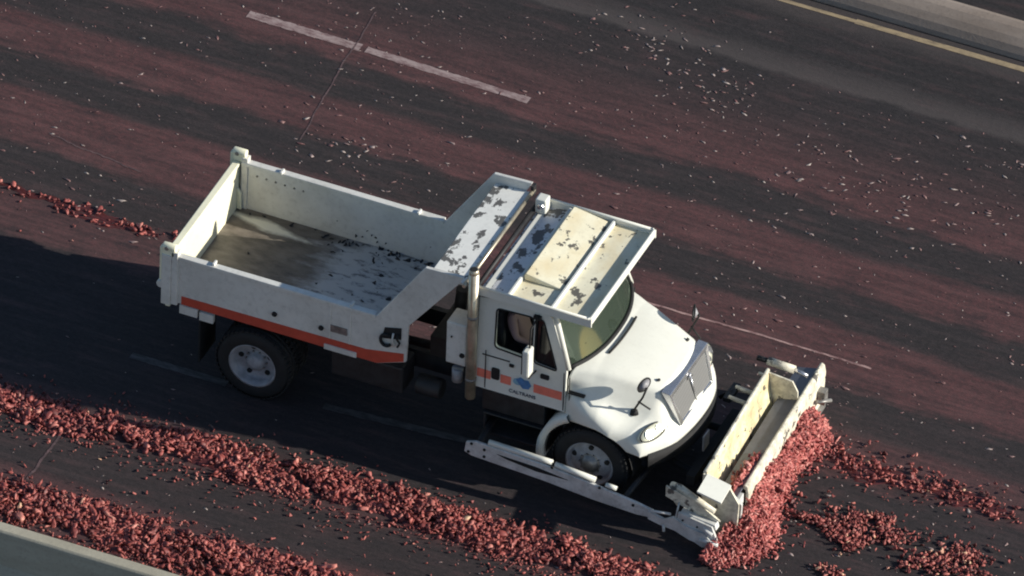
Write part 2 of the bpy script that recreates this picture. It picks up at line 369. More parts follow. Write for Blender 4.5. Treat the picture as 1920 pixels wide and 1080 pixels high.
def scatter(name, pos, size, mat, rg, curled=True, tilt=1.0, tint=None, parent=None):
    V = variants(rg, 10, curled); vs = []; fs = []; ts = []; off = 0; n = len(pos)
    tint = rg.beta(1.15, 1.35, n) if tint is None else tint
    for i in range(n):
        v, f = V[rg.integers(len(V))]
        a = rg.uniform(0, 2 * PI) if curled else rg.normal() * 0.55; e = rg.normal() * 0.7 * tilt; e2 = rg.normal() * 0.7 * tilt
        ca, sa, cb, sb, cc, sc = math.cos(a), math.sin(a), math.cos(e), math.sin(e), math.cos(e2), math.sin(e2)
        Rm = np.array([[ca, -sa, 0], [sa, ca, 0], [0, 0, 1]]) @ np.array([[1, 0, 0], [0, cb, -sb], [0, sb, cb]]) @ np.array([[cc, 0, sc], [0, 1, 0], [-sc, 0, cc]])
        w = (v * size[i]) @ Rm.T + pos[i]
        vs.append(w); fs.append(f + off); ts.append(np.full(len(v), tint[i])); off += len(v)
    vs = np.concatenate(vs); fs = np.concatenate(fs); ts = np.concatenate(ts)
    me = bpy.data.meshes.new(name); me.vertices.add(len(vs)); me.vertices.foreach_set('co', vs.astype(np.float32).ravel())
    me.loops.add(fs.size); me.loops.foreach_set('vertex_index', fs.astype(np.int32).ravel())
    me.polygons.add(len(fs)); me.polygons.foreach_set('loop_start', np.arange(0, fs.size, 3, dtype=np.int32))
    me.polygons.foreach_set('use_smooth', np.ones(len(fs), bool))
    me.update(calc_edges=True)
    at = me.attributes.new('tint', 'FLOAT', 'POINT'); at.data.foreach_set('value', ts.astype(np.float32))
    me.materials.append(mat); o = bpy.data.objects.new(name, me); C.objects.link(o)
    if parent: o.parent = parent
    return o
def wob(x, seed, k=1.0):
    return sum(math.sin(x * k * f + seed * 1.7 * f) / f for f in (0.9, 2.1, 4.3, 9.1)) / 2
def ribbon(name, x0, x1, top, bot, h, seed, parent):
    n, k = int((x1 - x0) / 0.045), 12; vs = []
    for i in range(n + 1):
        x = x0 + (x1 - x0) * i / n; yt = top(x) + 0.07 * wob(x, seed, 3) + 0.02 * wob(x, seed, 13); yb = bot(x) + 0.14 * wob(x, seed + 5, 2.5) + 0.05 * wob(x, seed + 3, 11)
        for j in range(k + 1):
            t = j / k; zz = h * math.sin(PI * t) ** 0.7 * (0.6 + 0.5 * wob(x * 1.2, seed + j * 0.4, 4)) + 0.018 * wob(x * 6 + j, seed + j, 2.2)
            if wob(x * 1.3 + (yb + (yt - yb) * t) * 2, seed + 9, 1.7) < -0.58: zz = -0.03
            vs.append((x, yb + (yt - yb) * t, -0.02 if j in (0, k) else zz))
    m = MB(); m.add(vs, [(i * (k + 1) + j, (i + 1) * (k + 1) + j, (i + 1) * (k + 1) + j + 1, i * (k + 1) + j + 1) for i in range(n) for j in range(k)], 0, True)
    return m.build(name, SMEARM, parent, fix=False)
def row(name, label, x0, x1, top, bot, h, dens, size, seed, mat=TOM, taper=True):
    """windrow of crushed tomatoes between two edge curves y=top(x), y=bot(x)"""
    rg = np.random.default_rng(seed); A = (x1 - x0) * abs(top(x0) - bot(x0)); n = int(A * dens); pos = []; sz = []
    while len(pos) < n:
        x = rg.uniform(x0, x1); t = rg.beta(1.5, 1.5); yt = top(x) + 0.07 * wob(x, seed, 3); yb = bot(x) + 0.14 * wob(x, seed + 5, 2.5)
        y = yb + (yt - yb) * t + rg.normal() * 0.03
        hh = h * (math.sin(PI * min(1, max(0, t))) ** 0.7) * (0.72 + 0.5 * wob(x, seed + 2, 3.3)) * (1 + 0.3 * wob(y * 7 + x, seed, 1))
        if wob(x * 1.3 + y * 2, seed + 9, 1.7) < -0.62 and rg.random() < 0.8: continue
        z = max(0.010, hh * rg.uniform(0.5, 1.0)); pos.append((x, y, z)); sz.append(size * 0.8 * min(1.9, math.exp(rg.normal() * 0.38)))
    m = int(n * 0.22)                                   # stragglers along both edges
    for _ in range(m):
        x = rg.uniform(x0, x1); e = rg.exponential(0.2); y = (top(x) + e * 0.5) if rg.random() < 0.25 else (bot(x) - e)
        pos.append((x, y, 0.015)); sz.append(size * rg.uniform(0.25, 0.6))
    tn = np.array([min(1, max(0, rg.beta(1.2, 1.4) * 0.8 + 0.1 + 0.16 * wob(p[0] * 2 + p[1] * 5, seed + 1, 2.0))) for p in pos])
    o = tag(scatter(name, np.array(pos), np.array(sz), mat, rg, tint=tn), label, 'crushed tomatoes', kind='stuff')
    ribbon('tomato_pulp', x0, x1, top, bot, h * 0.6, seed, o)
    return o
def lin(pts):
    xs, ys = zip(*pts); return lambda x: float(np.interp(x, xs, ys))
row('crushed_tomatoes', 'windrow of crushed red tomatoes lying on the asphalt beside the truck', -4.2, 6.4,
    lin([(-4.2, -2.35), (-3, -2.3), (-.8, -2.17), (1.4, -2.0), (3.6, -2.0), (6.4, -2.13)]), lin([(-4.2, -2.9), (-3, -2.88), (-.8, -2.75), (1.5, -2.75), (3.6, -2.65), (6.4, -2.75)]), 0.075, 820, 0.034, 1)
row('crushed_tomatoes', 'windrow of crushed red tomatoes heaped against the near concrete barrier', -3.6, 3.6,
    lin([(-3.6, -3.95), (-2.1, -3.98), (-.2, -3.95), (1.8, -3.93), (3.6, -4.0)]), lin([(-3.6, -4.72), (.5, -4.72), (3.6, -4.6)]), 0.085, 760, 0.036, 2)
row('crushed_tomatoes', 'thin line of dark red tomato scraps left behind the tailgate', -6.0, -1.0,
    lin([(-6, 1.62), (-3, 1.5), (-1, 1.45)]), lin([(-6, 1.42), (-3, 1.32), (-1, 1.28)]), 0.015, 170, 0.028, 3)
row('crushed_tomatoes', 'narrow line of tomato pieces leading right from the far end of the plow', 6.85, 9.9,
    lin([(6.8, 1.45), (7.6, 1.02), (8.6, 1.08), (9.9, 1.15)]), lin([(6.8, 1.0), (7.6, .68), (8.6, .68), (9.9, .8)]), 0.02, 150, 0.024, 4)
def clump(name, label, blobs, n, size, seed, mat=TOM, h=0.05, curled=True):
    rg = np.random.default_rng(seed); pos = []; sz = []; w = np.array([b[4] for b in blobs], float); w /= w.sum()
    for _ in range(n):
        b = blobs[rg.choice(len(blobs), p=w)]; t = rg.uniform(); x = b[0] + (b[2] - b[0]) * t; y = b[1] + (b[3] - b[1]) * t
        s = b[5]; x += rg.normal() * s; y += rg.normal() * s; pos.append((x, y, rg.uniform(min(0.012, h / 2), h))); sz.append(size * rg.uniform(0.5, 1.2))
    return tag(scatter(name, np.array(pos), np.array(sz), mat, rg, curled=curled, tilt=1.0 if curled else 0.08), label, 'crushed tomatoes', kind='stuff')
def G(u, v):                                             # metres on the road for a point of the photograph's plan
    return ((81.8 * (u - 540) + 59.3 * (v - 652)) / 13328, -(134.3 * (v - 652) - 39.5 * (u - 540)) / 13328)
def seg(u0, v0, u1, v1, w, s): return (*G(u0, v0), *G(u1, v1), w, s)
clump('tomato_smears', 'scattered red tomato lumps and smears on the asphalt in front of the plow, lower right',
      [seg(1490, 965, 1570, 985, 1.3, .06), seg(1560, 990, 1600, 1028, 3.0, .05), seg(1595, 965, 1680, 975, 2, .045), seg(1600, 970, 1615, 1020, 2.5, .05), seg(1650, 980, 1665, 1000, 1, .04),
       seg(1640, 1010, 1700, 1005, 1, .08), seg(1690, 1055, 1800, 1045, 3, .08), seg(1790, 1030, 1830, 1050, 2.5, .07), seg(1740, 1070, 1830, 1080, 2, .1), seg(1530, 1060, 1580, 1080, 1, .06),
       seg(1480, 950, 1850, 1060, 4.5, .22), seg(1500, 830, 1900, 960, 4.5, .16)], 1700, 0.024, 11)
# scattered bits over the whole carriageway
rg = np.random.default_rng(77); pos = []; sz = []
while len(pos) < 3400:
    x = rg.uniform(-7, 11); y = rg.uniform(-5, 9.2)
    if -1.9 < y < 0.9 and x < 6.6:
        if rg.random() > 0.06: continue
    w = 1.0 if 6.0 < y < 8.0 else (0.75 if (4.6 < y or 1.4 < y < 2.3 or 3.3 < y < 4.3) else 0.55)
    if y > 8.0: w = 0.12
    if x > 6.5 and y < 3: w = 0.9
    if rg.random() > w or wob(x * 1.1 + y * .7, 3, 1.3) * 0.5 + rg.uniform(-.5, .8) < 0: continue
    pos.append((x, y, 0.003)); sz.append(rg.choice([0.009, 0.013, 0.018, 0.026], p=[.45, .33, .17, .05]))
bo = scatter('scattered_tomato_bits', np.array(pos), np.array(sz), BITS, rg, curled=False, tilt=0.08)
tag(bo, 'small pale and pink tomato fragments strewn over the dark stained lanes', 'debris', kind='stuff')
# lumps that stand out in the far lanes
clump('tomato_scraps', 'loose pink tomato scraps strewn on the far lanes behind the truck', [seg(580, 230, 740, 320, 1.2, .35), seg(1150, 30, 1300, 80, 1, .4), seg(1500, 300, 1900, 430, 2, .4), seg(1300, 150, 1420, 200, 1, .3)], 230, 0.022, 21, mat=BITS, h=0.006, curled=False)

# ================================================================ TRUCK
T = tag(empty('dump_truck'), 'white dump truck with an orange side stripe, raised bed guard and front snow plow', 'dump truck')
YB = 1.10                                                  # half width of the body
SIDE = [(-1.16, 1.14), (-1.16, 1.88), (1.68, 1.88), (2.33, 2.88), (2.86, 2.90), (2.80, 2.78), (2.12, 1.86), (2.10, 1.27), (1.70, 1.12)]
bed = MB()
for s in (-1, 1):
    bed.prism(SIDE, s * YB, s * (YB - 0.05))
    bed.prism([(-1.16, 1.84), (-1.16, 1.90), (1.66, 1.90), (1.66, 1.84)], s * (YB + 0.02), s * (YB - 0.075))    # top rail
    bed.prism([(-1.17, 1.12), (-1.17, 1.96), (-1.08, 1.96), (-1.08, 1.12)], s * (YB + 0.035), s * (YB - 0.07))  # corner post
    for xr in (-0.62, 1.30): bed.box(xr, xr + 0.035, s * YB - 0.1 * (s > 0), s * YB + 0.1 * (s < 0), 1.895, 1.935)
    for xr in (1.02, 1.30): bed.box(xr, xr + 0.03, *(sorted((s * (YB + 0.014), s * (YB - 0.01)))), 1.3, 1.84)
bulk = [(1.60, 1.16), (1.66, 1.16), (2.44, 2.70), (2.36, 2.72)]
bed.prism(bulk, -YB + 0.052, YB - 0.052)
bedo = bed.build('dump_bed', BODYW, T, bevel=0.008)
fl = MB(); fl.box(-1.20, 1.62, -YB + 0.052, YB - 0.052, 1.10, 1.155); fl.build('bed_floor', BED, bedo)
st = MB()
st.prism([(-1.03, 1.143), (-1.03, 1.27), (1.55, 1.30), (2.07, 1.40), (2.07, 1.275), (1.70, 1.13)], -YB - 0.006, -YB + 0.01)
st.build('orange_stripe', ORANGE, bedo)
st = MB(); st.prism([(-1.02, 1.17), (-1.02, 1.30), (2.07, 1.40), (2.07, 1.30)], YB + 0.006, YB - 0.01); st.build('orange_stripe', ORANGE, bedo)
for s in (-1,):
    for xx in (0.27, 0.92):
        m = MB(); m.disc((xx, s * (YB + 0.012), 1.43), 0.035, 'y', 12, t=0.012); m.build('marker_light', BLACK, bedo)
m = MB(); m.box(1.05, 1.28, -YB - 0.01, -YB + 0.01, 1.42, 1.53); m.build('side_plate', STEEL, bedo)
m = MB(); m.box(0.97, 1.42, -YB - 0.02, -YB + 0.06, 1.12, 1.20); m.build('lower_bracket', BODYW, bedo)
m = MB(); m.box(-1.05, -0.80, -YB - 0.015, -YB + 0.05, 1.0, 1.13); m.box(-0.77, -0.58, -YB - 0.015, -YB + 0.05, 0.98, 1.11); m.split('rear_skirt', BODYW, bedo)
# looped hook and hose hanging on the front corner of the side
m = MB(); m.prism([(1.80, 1.74), (2.03, 1.80), (2.03, 1.62), (1.76, 1.56)], -YB - 0.012, -YB + 0.01, mi=0)
m.tube([(1.83 + 0.075 * math.cos(a), -YB - 0.03, 1.56 + 0.09 * math.sin(a)) for a in np.linspace(0.9, 5.6, 14)], 0.022, 8, 0)
m.tube([(1.93, -YB - 0.03, 1.70), (1.915, -YB - 0.03, 1.58), (1.95, -YB - 0.03, 1.50)], 0.014, 6, 1)
m.tube([(2.0, -YB - 0.03, 1.70), (1.98, -YB - 0.03, 1.62), (2.02, -YB - 0.03, 1.57), (1.99, -YB - 0.03, 1.50)], 0.016, 6, 0)
m.build('coiled_hose', [BLACK, BODYW], bedo)
m = MB()                                                    # dents and dirt lumps stuck on the inside of the far wall
for k in range(6): m.disc((-0.95 + 0.13 * k, YB - 0.054, 1.72 - 0.004 * k), 0.014, 'y', 8, t=0.005)
m.split('bolt', STEEL, bedo)
# tailgate
m = MB(); m.box(-1.27, -1.20, -YB + 0.02, YB - 0.02, 1.02, 1.86)
m.box(-1.285, -1.185, -YB + 0.02, YB - 0.02, 1.83, 1.875)
for y in (-1.02, 0.98): m.prism([(-1.2, 1.16), (-1.2, 1.50), (-1.14, 1.42), (-1.13, 1.16)], y, y + 0.04)
tg = m.build('tailgate', CREAM, T, bevel=0.012)
for s in (-1, 1):
    m = MB(); y = s * (YB - 0.01)
    m.box(-1.30, -1.13, y - 0.045, y + 0.045, 1.88, 1.97); m.tube([(-1.30, y, 2.0), (-1.12, y, 2.0)], 0.055, 12); m.box(-1.34, -1.27, y - 0.03, y + 0.05, 1.45, 1.98)
    m.build('tailgate_hinge', CREAM, tg, bevel=0.01)
    m = MB(); m.tube([(-1.235, y - 0.06, 2.0), (-1.235, y + 0.06, 2.0)], 0.028, 10); m.tube([(-1.36, y - 0.05 * s, 1.3), (-1.36, y + 0.05, 1.3)], 0.05, 10); m.split('hinge_pin', STEEL, tg)
    m = MB(); m.box(-1.30, -1.17, *sorted((s * (YB + 0.0), s * (YB + 0.05))), 1.10, 1.90); m.tube([(-1.33, s * YB, 1.36), (-1.33, s * (YB - 0.1), 1.36)], 0.06, 10)
    m.build('latch_post', BODYW, tg, bevel=0.01)
# guard over the front of the bed
m = MB(); m.prism([(2.36, 2.715), (2.36, 2.745), (2.84, 2.765), (2.84, 2.73)], -YB + 0.053, YB - 0.053)
cg = m.build('bed_guard', GUARDM, T, bevel=0.006)
m = MB(); m.tube([(2.87, -YB - 0.01, 2.772), (2.87, YB + 0.0, 2.772)], 0.026, 10); m.tube([(2.97, -YB + 0.1, 2.66), (2.97, YB - 0.02, 2.66)], 0.03, 8, 1)
m.box(2.85, 2.89, YB - 0.06, YB + 0.03, 2.72, 2.86, 1); m.build('guard_lip', [STACKM, DARK], cg)

# cab
def filled(outer, holes, yfun, name, mat, parent, th):
    bm = bmesh.new(); es = []
    for loop in [outer] + holes:
        vs = [bm.verts.new((p[0], yfun(p[1]), p[1])) for p in loop]
        es += [bm.edges.new((vs[i], vs[(i + 1) % len(vs)])) for i in range(len(vs))]
    bmesh.ops.triangle_fill(bm, use_beauty=True, use_dissolve=False, edges=es)
    bmesh.ops.recalc_face_normals(bm, faces=bm.faces)
    me = bpy.data.meshes.new(name); bm.to_mesh(me); bm.free(); me.materials.append(mat)
    o = bpy.data.objects.new(name, me); C.objects.link(o); o.parent = parent
    md = o.modifiers.new('s', 'SOLIDIFY'); md.thickness = th; md.offset = 0
    return o
def rnd(pts, r, n=4):
    out = []; L = len(pts)
    for i in range(L):
        p = Vector(pts[i]); a = Vector(pts[i - 1]); b = Vector(pts[(i + 1) % L]); da = (a - p).normalized(); db = (b - p).normalized()
        rr = min(r, (a - p).length * .45, (b - p).length * .45); q0 = p + da * rr; q1 = p + db * rr
        for k in range(n + 1):
            t = k / n; out.append(tuple(q0 * (1 - t) ** 2 + p * 2 * t * (1 - t) + q1 * t * t))
    return out
yw = lambda z: 1.02 - 0.055 * (z - 1.18)
cabm = MB()
cabm.prism([(3.04, 1.18), (3.04, 2.60), (3.09, 2.60), (3.09, 1.18)], -0.94, 0.94)                 # rear wall
cabm.prism([(3.04, 2.58), (3.04, 2.64), (4.02, 2.64), (4.05, 2.58)], -0.93, 0.93)                 # roof
cabm.prism([(3.09, 1.16), (3.09, 1.20), (4.28, 1.20), (4.28, 1.16)], -0.98, 0.98)                 # floor
cabo = cabm.build('cab', WHITE, T, bevel=0.015)
OUT = [(3.04, 1.18), (3.04, 2.62), (3.98, 2.62), (4.05, 2.54), (4.28, 1.86), (4.28, 1.18)]
W1 = rnd([(3.28, 1.86), (3.28, 2.47), (3.79, 2.49), (3.79, 1.82)], 0.06); W2 = rnd([(3.83, 1.80), (3.83, 2.49), (3.93, 2.49), (4.15, 1.77)], 0.05)
for s in (-1, 1):
    d = filled(OUT, [W1, W2], (lambda z, s=s: s * yw(z)), 'door', WHITE, T, 0.05)
    f = MB(); f.prism([W2[k] for k in range(len(W2))], 0, 0.004); f.v = [(p[0], s * (yw(p[2]) - 0.004 + p[1]), p[2]) for p in f.v]; f.build('vent_window', VGLASS, d)
    f = MB()
    for Wn in (W1, W2):
        path = [(p[0], s * (yw(p[1]) + 0.027), p[1]) for p in Wn]; f.tube(path + [path[0], path[1]], 0.011, 6)
    f.build('window_seal', BLACK, d)
    f = MB()
    for xx in (3.17, 4.255): f.box(xx, xx + 0.012, *sorted((s * (yw(1.2) + 0.02), s * (yw(1.2) + 0.028))), 1.2, 1.8)
    f.box(3.12, 3.50, *sorted((s * (yw(1.72) + 0.02), s * (yw(1.72) + 0.034))), 1.70, 1.716); f.split('door_trim', DARK, d)
    f = MB(); f.prism(rnd([(3.26, 1.37), (3.26, 1.55), (3.37, 1.55), (3.37, 1.37)], 0.03), s * (yw(1.4) + 0.02), s * (yw(1.4) + 0.036)); f.build('door_vent', BLACK, d)
    f = MB(); f.prism(rnd([(3.93, 1.60), (3.93, 1.67), (4.05, 1.67), (4.05, 1.60)], 0.02), s * (yw(1.6) + 0.02), s * (yw(1.6) + 0.04)); f.box(3.50, 3.56, *sorted((s * yw(1.7), s * (yw(1.7) + 0.05))), 1.64, 1.68); f.split('door_handle', BLACK, d)
    f = MB()
    for a, b in ((3.06, 3.25), (3.385, 3.53), (3.845, 4.235)): f.box(a, b, *sorted((s * (yw(1.4) + 0.02), s * (yw(1.4) + 0.0295))), 1.345, 1.475)
    f.split('red_stripe', DOORRED, d)
    if s < 0:
        yy = -(yw(1.45) + 0.03)
        f = MB(); f.disc((3.62, yy, 1.435), 0.062, 'y', 20, 1, ry=0.05, t=0.004)
        f.prism([(3.60, 1.47), (3.66, 1.52), (3.72, 1.49), (3.77, 1.50), (3.81, 1.43), (3.78, 1.37), (3.70, 1.355), (3.66, 1.40)], yy - 0.009, yy, mi=0)
        f.build('door_emblem', [BLUE, LBLUE], d)
        tc = bpy.data.curves.new('door_lettering', 'FONT'); tc.body = 'CALTRANS'; tc.size = 0.075; tc.align_x = 'CENTER'; tc.extrude = 0.002
        to = bpy.data.objects.new('tmp_text', tc); C.objects.link(to)
        dg = bpy.context.evaluated_depsgraph_get(); me = bpy.data.meshes.new_from_object(to.evaluated_get(dg)); bpy.data.objects.remove(to)
        me.transform(Matrix.Translation((3.695, -(yw(1.27) + 0.032), 1.245)) @ Matrix.Rotation(PI / 2, 4, 'X')); me.materials.clear(); me.materials.append(plain('lettering_navy', (0.02, 0.03, 0.07), 0.5))
        lo = bpy.data.objects.new('door_lettering', me); C.objects.link(lo); lo.parent = d
# windshield
def wsg(u, t):                                            # u in -1..1 across, t 0 bottom 1 top
    yb, yt = 0.965 * u, 0.88 * u; k = 1 - abs(u) ** 2.4
    xb = 4.29 + 0.25 * k; xt = 4.02 + 0.10 * k
    return (xb + (xt - xb) * t, yb + (yt - yb) * t, 1.85 + (2.60 - 1.85) * t)
m = MB(); nu = 24; vs = [wsg(-1 + 2 * i / nu, j / 4) for j in range(5) for i in range(nu + 1)]
m.add(vs, [(j * (nu + 1) + i, j * (nu + 1) + i + 1, (j + 1) * (nu + 1) + i + 1, (j + 1) * (nu + 1) + i) for j in range(4) for i in range(nu)], 0, True)
ws = m.build('windshield', GLASS, T)
m = MB(); e = [Vector(wsg(-1 + 2 * i / nu, 0)) + Vector((0.012, 0, 0.005)) for i in range(nu + 1)]; m.tube(e, 0.028, 8)
for s in (-1, 1): m.tube([Vector(wsg(s * 0.985, j / 4)) + Vector((0.01, 0, 0)) for j in range(5)], 0.022, 8)
m.build('windshield_seal', BLACK, ws)
for s in (-1, 1):
    m = MB(); m.tube([(4.50, s * 0.12 + 0.1, 1.88), (4.40, s * 0.4 + 0.1, 1.98), (4.36, s * 0.62, 2.02)], 0.010, 6); m.build('wiper', BLACK, ws)
m = MB()
for s in (-1, 1): m.tube([(4.30, s * 0.985, 1.83), (4.06, s * 0.905, 2.58), (3.99, s * 0.90, 2.63)], 0.036, 8)
m.split('windshield_pillar', WHITE, T)
# interior
m = MB(); m.box(4.1, 4.27, -0.92, 0.92, 1.62, 1.86); m.box(3.12, 3.14, -0.9, 0.9, 1.2, 2.5); m.box(3.1, 4.2, -0.93, 0.93, 1.205, 1.25); m.build('dashboard', INTER, T, bevel=0.02)
m = MB(); m.tube([(3.98 + 0.19 * math.sin(a) * 0.45, 0.45 + 0.2 * math.cos(a), 1.88 + 0.19 * math.sin(a) * 0.8) for a in np.linspace(0, 2 * PI, 22)], 0.014, 6); m.build('steering_wheel', BLACK, T)
for y in (-0.48, 0.45):
    m = MB(); m.box(3.22, 3.72, y - 0.25, y + 0.25, 1.42, 1.58); m.prism([(3.16, 1.5), (3.32, 1.5), (3.24, 2.2), (3.14, 2.2)], y - 0.24, y + 0.24); m.build('seat', INTER, T, bevel=0.04)

# canopy above the cab
m = MB()
X0, X1, YC, ZP, ZL = 2.97, 4.60, 1.03, 2.69, 2.765
m.prism([(X0 + 0.04, ZP - 0.10), (X0 + 0.04, ZP - 0.07), (3.42, ZP), (3.42, ZP - 0.03)], -YC + 0.02, YC - 0.02, mi=1)
m.prism([(3.42, ZP - 0.03), (3.42, ZP), (X1 - 0.04, ZP), (X1 - 0.04, ZP - 0.03)], -YC + 0.02, YC - 0.02, mi=0)
can = m.build('roof_canopy', [ROOFM, REARROOF], T)
m = MB()
for s in (-1, 1):
    m.box(X0, X1, *sorted((s * YC, s * (YC - 0.025))), ZP - 0.05, ZL)
    m.tube([(X0, s * (YC - 0.012), ZL), (X1 - 0.03, s * (YC - 0.012), ZL)], 0.018, 8)
m.box(X1 - 0.03, X1, -YC + 0.03, YC - 0.03, ZP - 0.015, ZL)
m.tube([(X1 - 0.06, -YC + 0.012, ZL), (X1 - 0.015, -YC + 0.035, ZL), (X1 - 0.015, YC - 0.035, ZL), (X1 - 0.06, YC - 0.012, ZL)], 0.022, 8)
m.build('canopy_rim', WHITE, can)
m = MB(); m.box(3.990, 4.012, -YC + 0.03, YC - 0.03, ZP + 0.001, ZP + 0.012); m.build('roof_seam', STEEL, can)
for xr in (3.43, 4.03):
    m = MB(); m.prism([(xr - 0.03, ZP + 0.002), (xr - 0.018, ZL - 0.02), (xr + 0.018, ZL - 0.02), (xr + 0.03, ZP + 0.002)], -YC + 0.03, YC - 0.03); m.build('roof_rib', [WHITE], can, bevel=0.008)
m = MB(); m.prism([(3.465, ZP + 0.002), (3.465, ZP + 0.10), (3.49, ZP + 0.11), (3.95, ZP + 0.03), (3.985, ZP + 0.002)], -0.56, YC - 0.05); m.build('roof_box', ROOFM, can, bevel=0.02)
m = MB(); m.box(3.0, 3.15, YC - 0.20, YC - 0.04, ZP - 0.05, ZP + 0.17); m.disc((3.08, YC - 0.205, ZP + 0.07), 0.05, 'y', 14, 1, t=0.02); m.build('roof_lamp', [WHITE, CHROME], can, bevel=0.02)
m = MB()
for y in (-0.9, 0.9): m.tube([(4.0, y, 2.55), (4.35, y * 1.05, ZP - 0.02)], 0.02, 6)
m.split('canopy_bracket', DARK, can)
# exhaust stack and the gear between cab and bed
m = MB(); m.tube([(2.99, -1.07, 1.0), (2.99, -1.07, 2.0), (2.99, -1.07, 3.0)], 0.068, 16); m.tube([(2.99, -1.07, 3.0), (2.985, -1.07, 3.06)], [0.068, 0.06], 16)
sk = m.build('exhaust_stack', STACKM, T)
m = MB(); m.lathe([(0.001, 0), (0.001, 0)], (0, 0, 0), 3); m = MB(); m.disc((2.985, -1.07, 3.062), 0.05, 'z', 14, t=0.002); m.build('stack_mouth', HOLE, sk)
m = MB()
for z in (1.3, 2.3): m.tube([(2.99, -1.0, z), (3.05, -0.93, z)], 0.02, 6); m.tube([(2.99, -1.07, z - 0.02), (2.99, -1.07, z + 0.02)], 0.074, 16)
m.split('stack_clamp', STEEL, sk)
m = MB(); m.box(2.62, 2.90, -1.04, -0.72, 1.42, 2.08); bx = m.build('battery_box', BODYW, T, bevel=0.02)
m = MB(); m.disc((2.85, -1.05, 1.60), 0.035, 'y', 10, t=0.01); m.disc((2.70, -1.05, 1.86), 0.012, 'y', 8, t=0.01); m.split('box_latch', BLACK, bx)
m = MB(); m.tube([(2.78, -1.0, 1.35), (2.78, -1.0, 1.15)], 0.075, 12); m.build('air_canister', RIMM, T)
m = MB()
m.tube([(2.55, -0.6, 1.2), (2.6, -0.65, 1.8), (2.9, -0.6, 2.1)], 0.02, 6); m.tube([(2.45, -0.3, 1.2), (2.6, -0.35, 1.7), (2.9, -0.3, 1.9)], 0.02, 6)
m.tube([(2.3, 0.1, 1.1), (2.35, 0.1, 1.7)], 0.08, 10); m.box(2.2, 2.9, -0.55, 0.55, 1.05, 1.35)
m.build('hydraulic_gear', DARK, T)
# chassis
m = MB()
for s in (-1, 1): m.box(-1.2, 5.35, s * 0.43 - 0.04, s * 0.43 + 0.04, 0.72, 0.98)
for x in (-0.9, 0.9, 2.3, 3.4): m.box(x, x + 0.1, -0.40, 0.40, 0.78, 0.93)
m.box(-1.1, 1.6, -0.47, 0.47, 0.985, 1.095)
m.tube([(0, -0.8, 0.52), (0, 0.8, 0.52)], 0.1, 12); m.tube([(4.68, -0.85, 0.50), (4.68, 0.85, 0.50)], 0.06, 10); m.tube([(0.2, 0, 0.6), (3.0, 0, 0.8)], 0.06, 8)
m.box(3.9, 5.1, -0.40, 0.40, 0.9, 1.35)
m.build('chassis', DARK, T)
m = MB(); m.box(3.12, 3.98, -0.98, -0.55, 0.80, 1.12); m.box(3.15, 3.99, -1.04, -0.62, 0.46, 0.50); m.box(3.15, 3.99, -1.03, -0.6, 0.76, 0.79); m.box(3.15, 3.19, -1.0, -0.6, 0.5, 0.78); m.box(3.95, 3.99, -1.0, -0.6, 0.5, 0.78)
m.build('cab_step', DARK, T, bevel=0.015)
m = MB(); m.box(3.12, 3.98, 0.55, 0.98, 0.55, 1.12); m.build('fuel_tank', RIMM, T, bevel=0.05)
m = MB(); m.box(1.0, 2.0, -0.95, -0.55, 0.6, 1.02); m.tube([(2.15, -0.8, 0.75), (2.5, -0.8, 0.75)], 0.14, 12); m.build('side_tank', DARK, T, bevel=0.03)
for y in (-0.85, 0.85):
    m = MB(); m.box(-0.78, -0.76, y - 0.25, y + 0.25, 0.28, 1.05); m.build('mud_flap', BLACK, T)
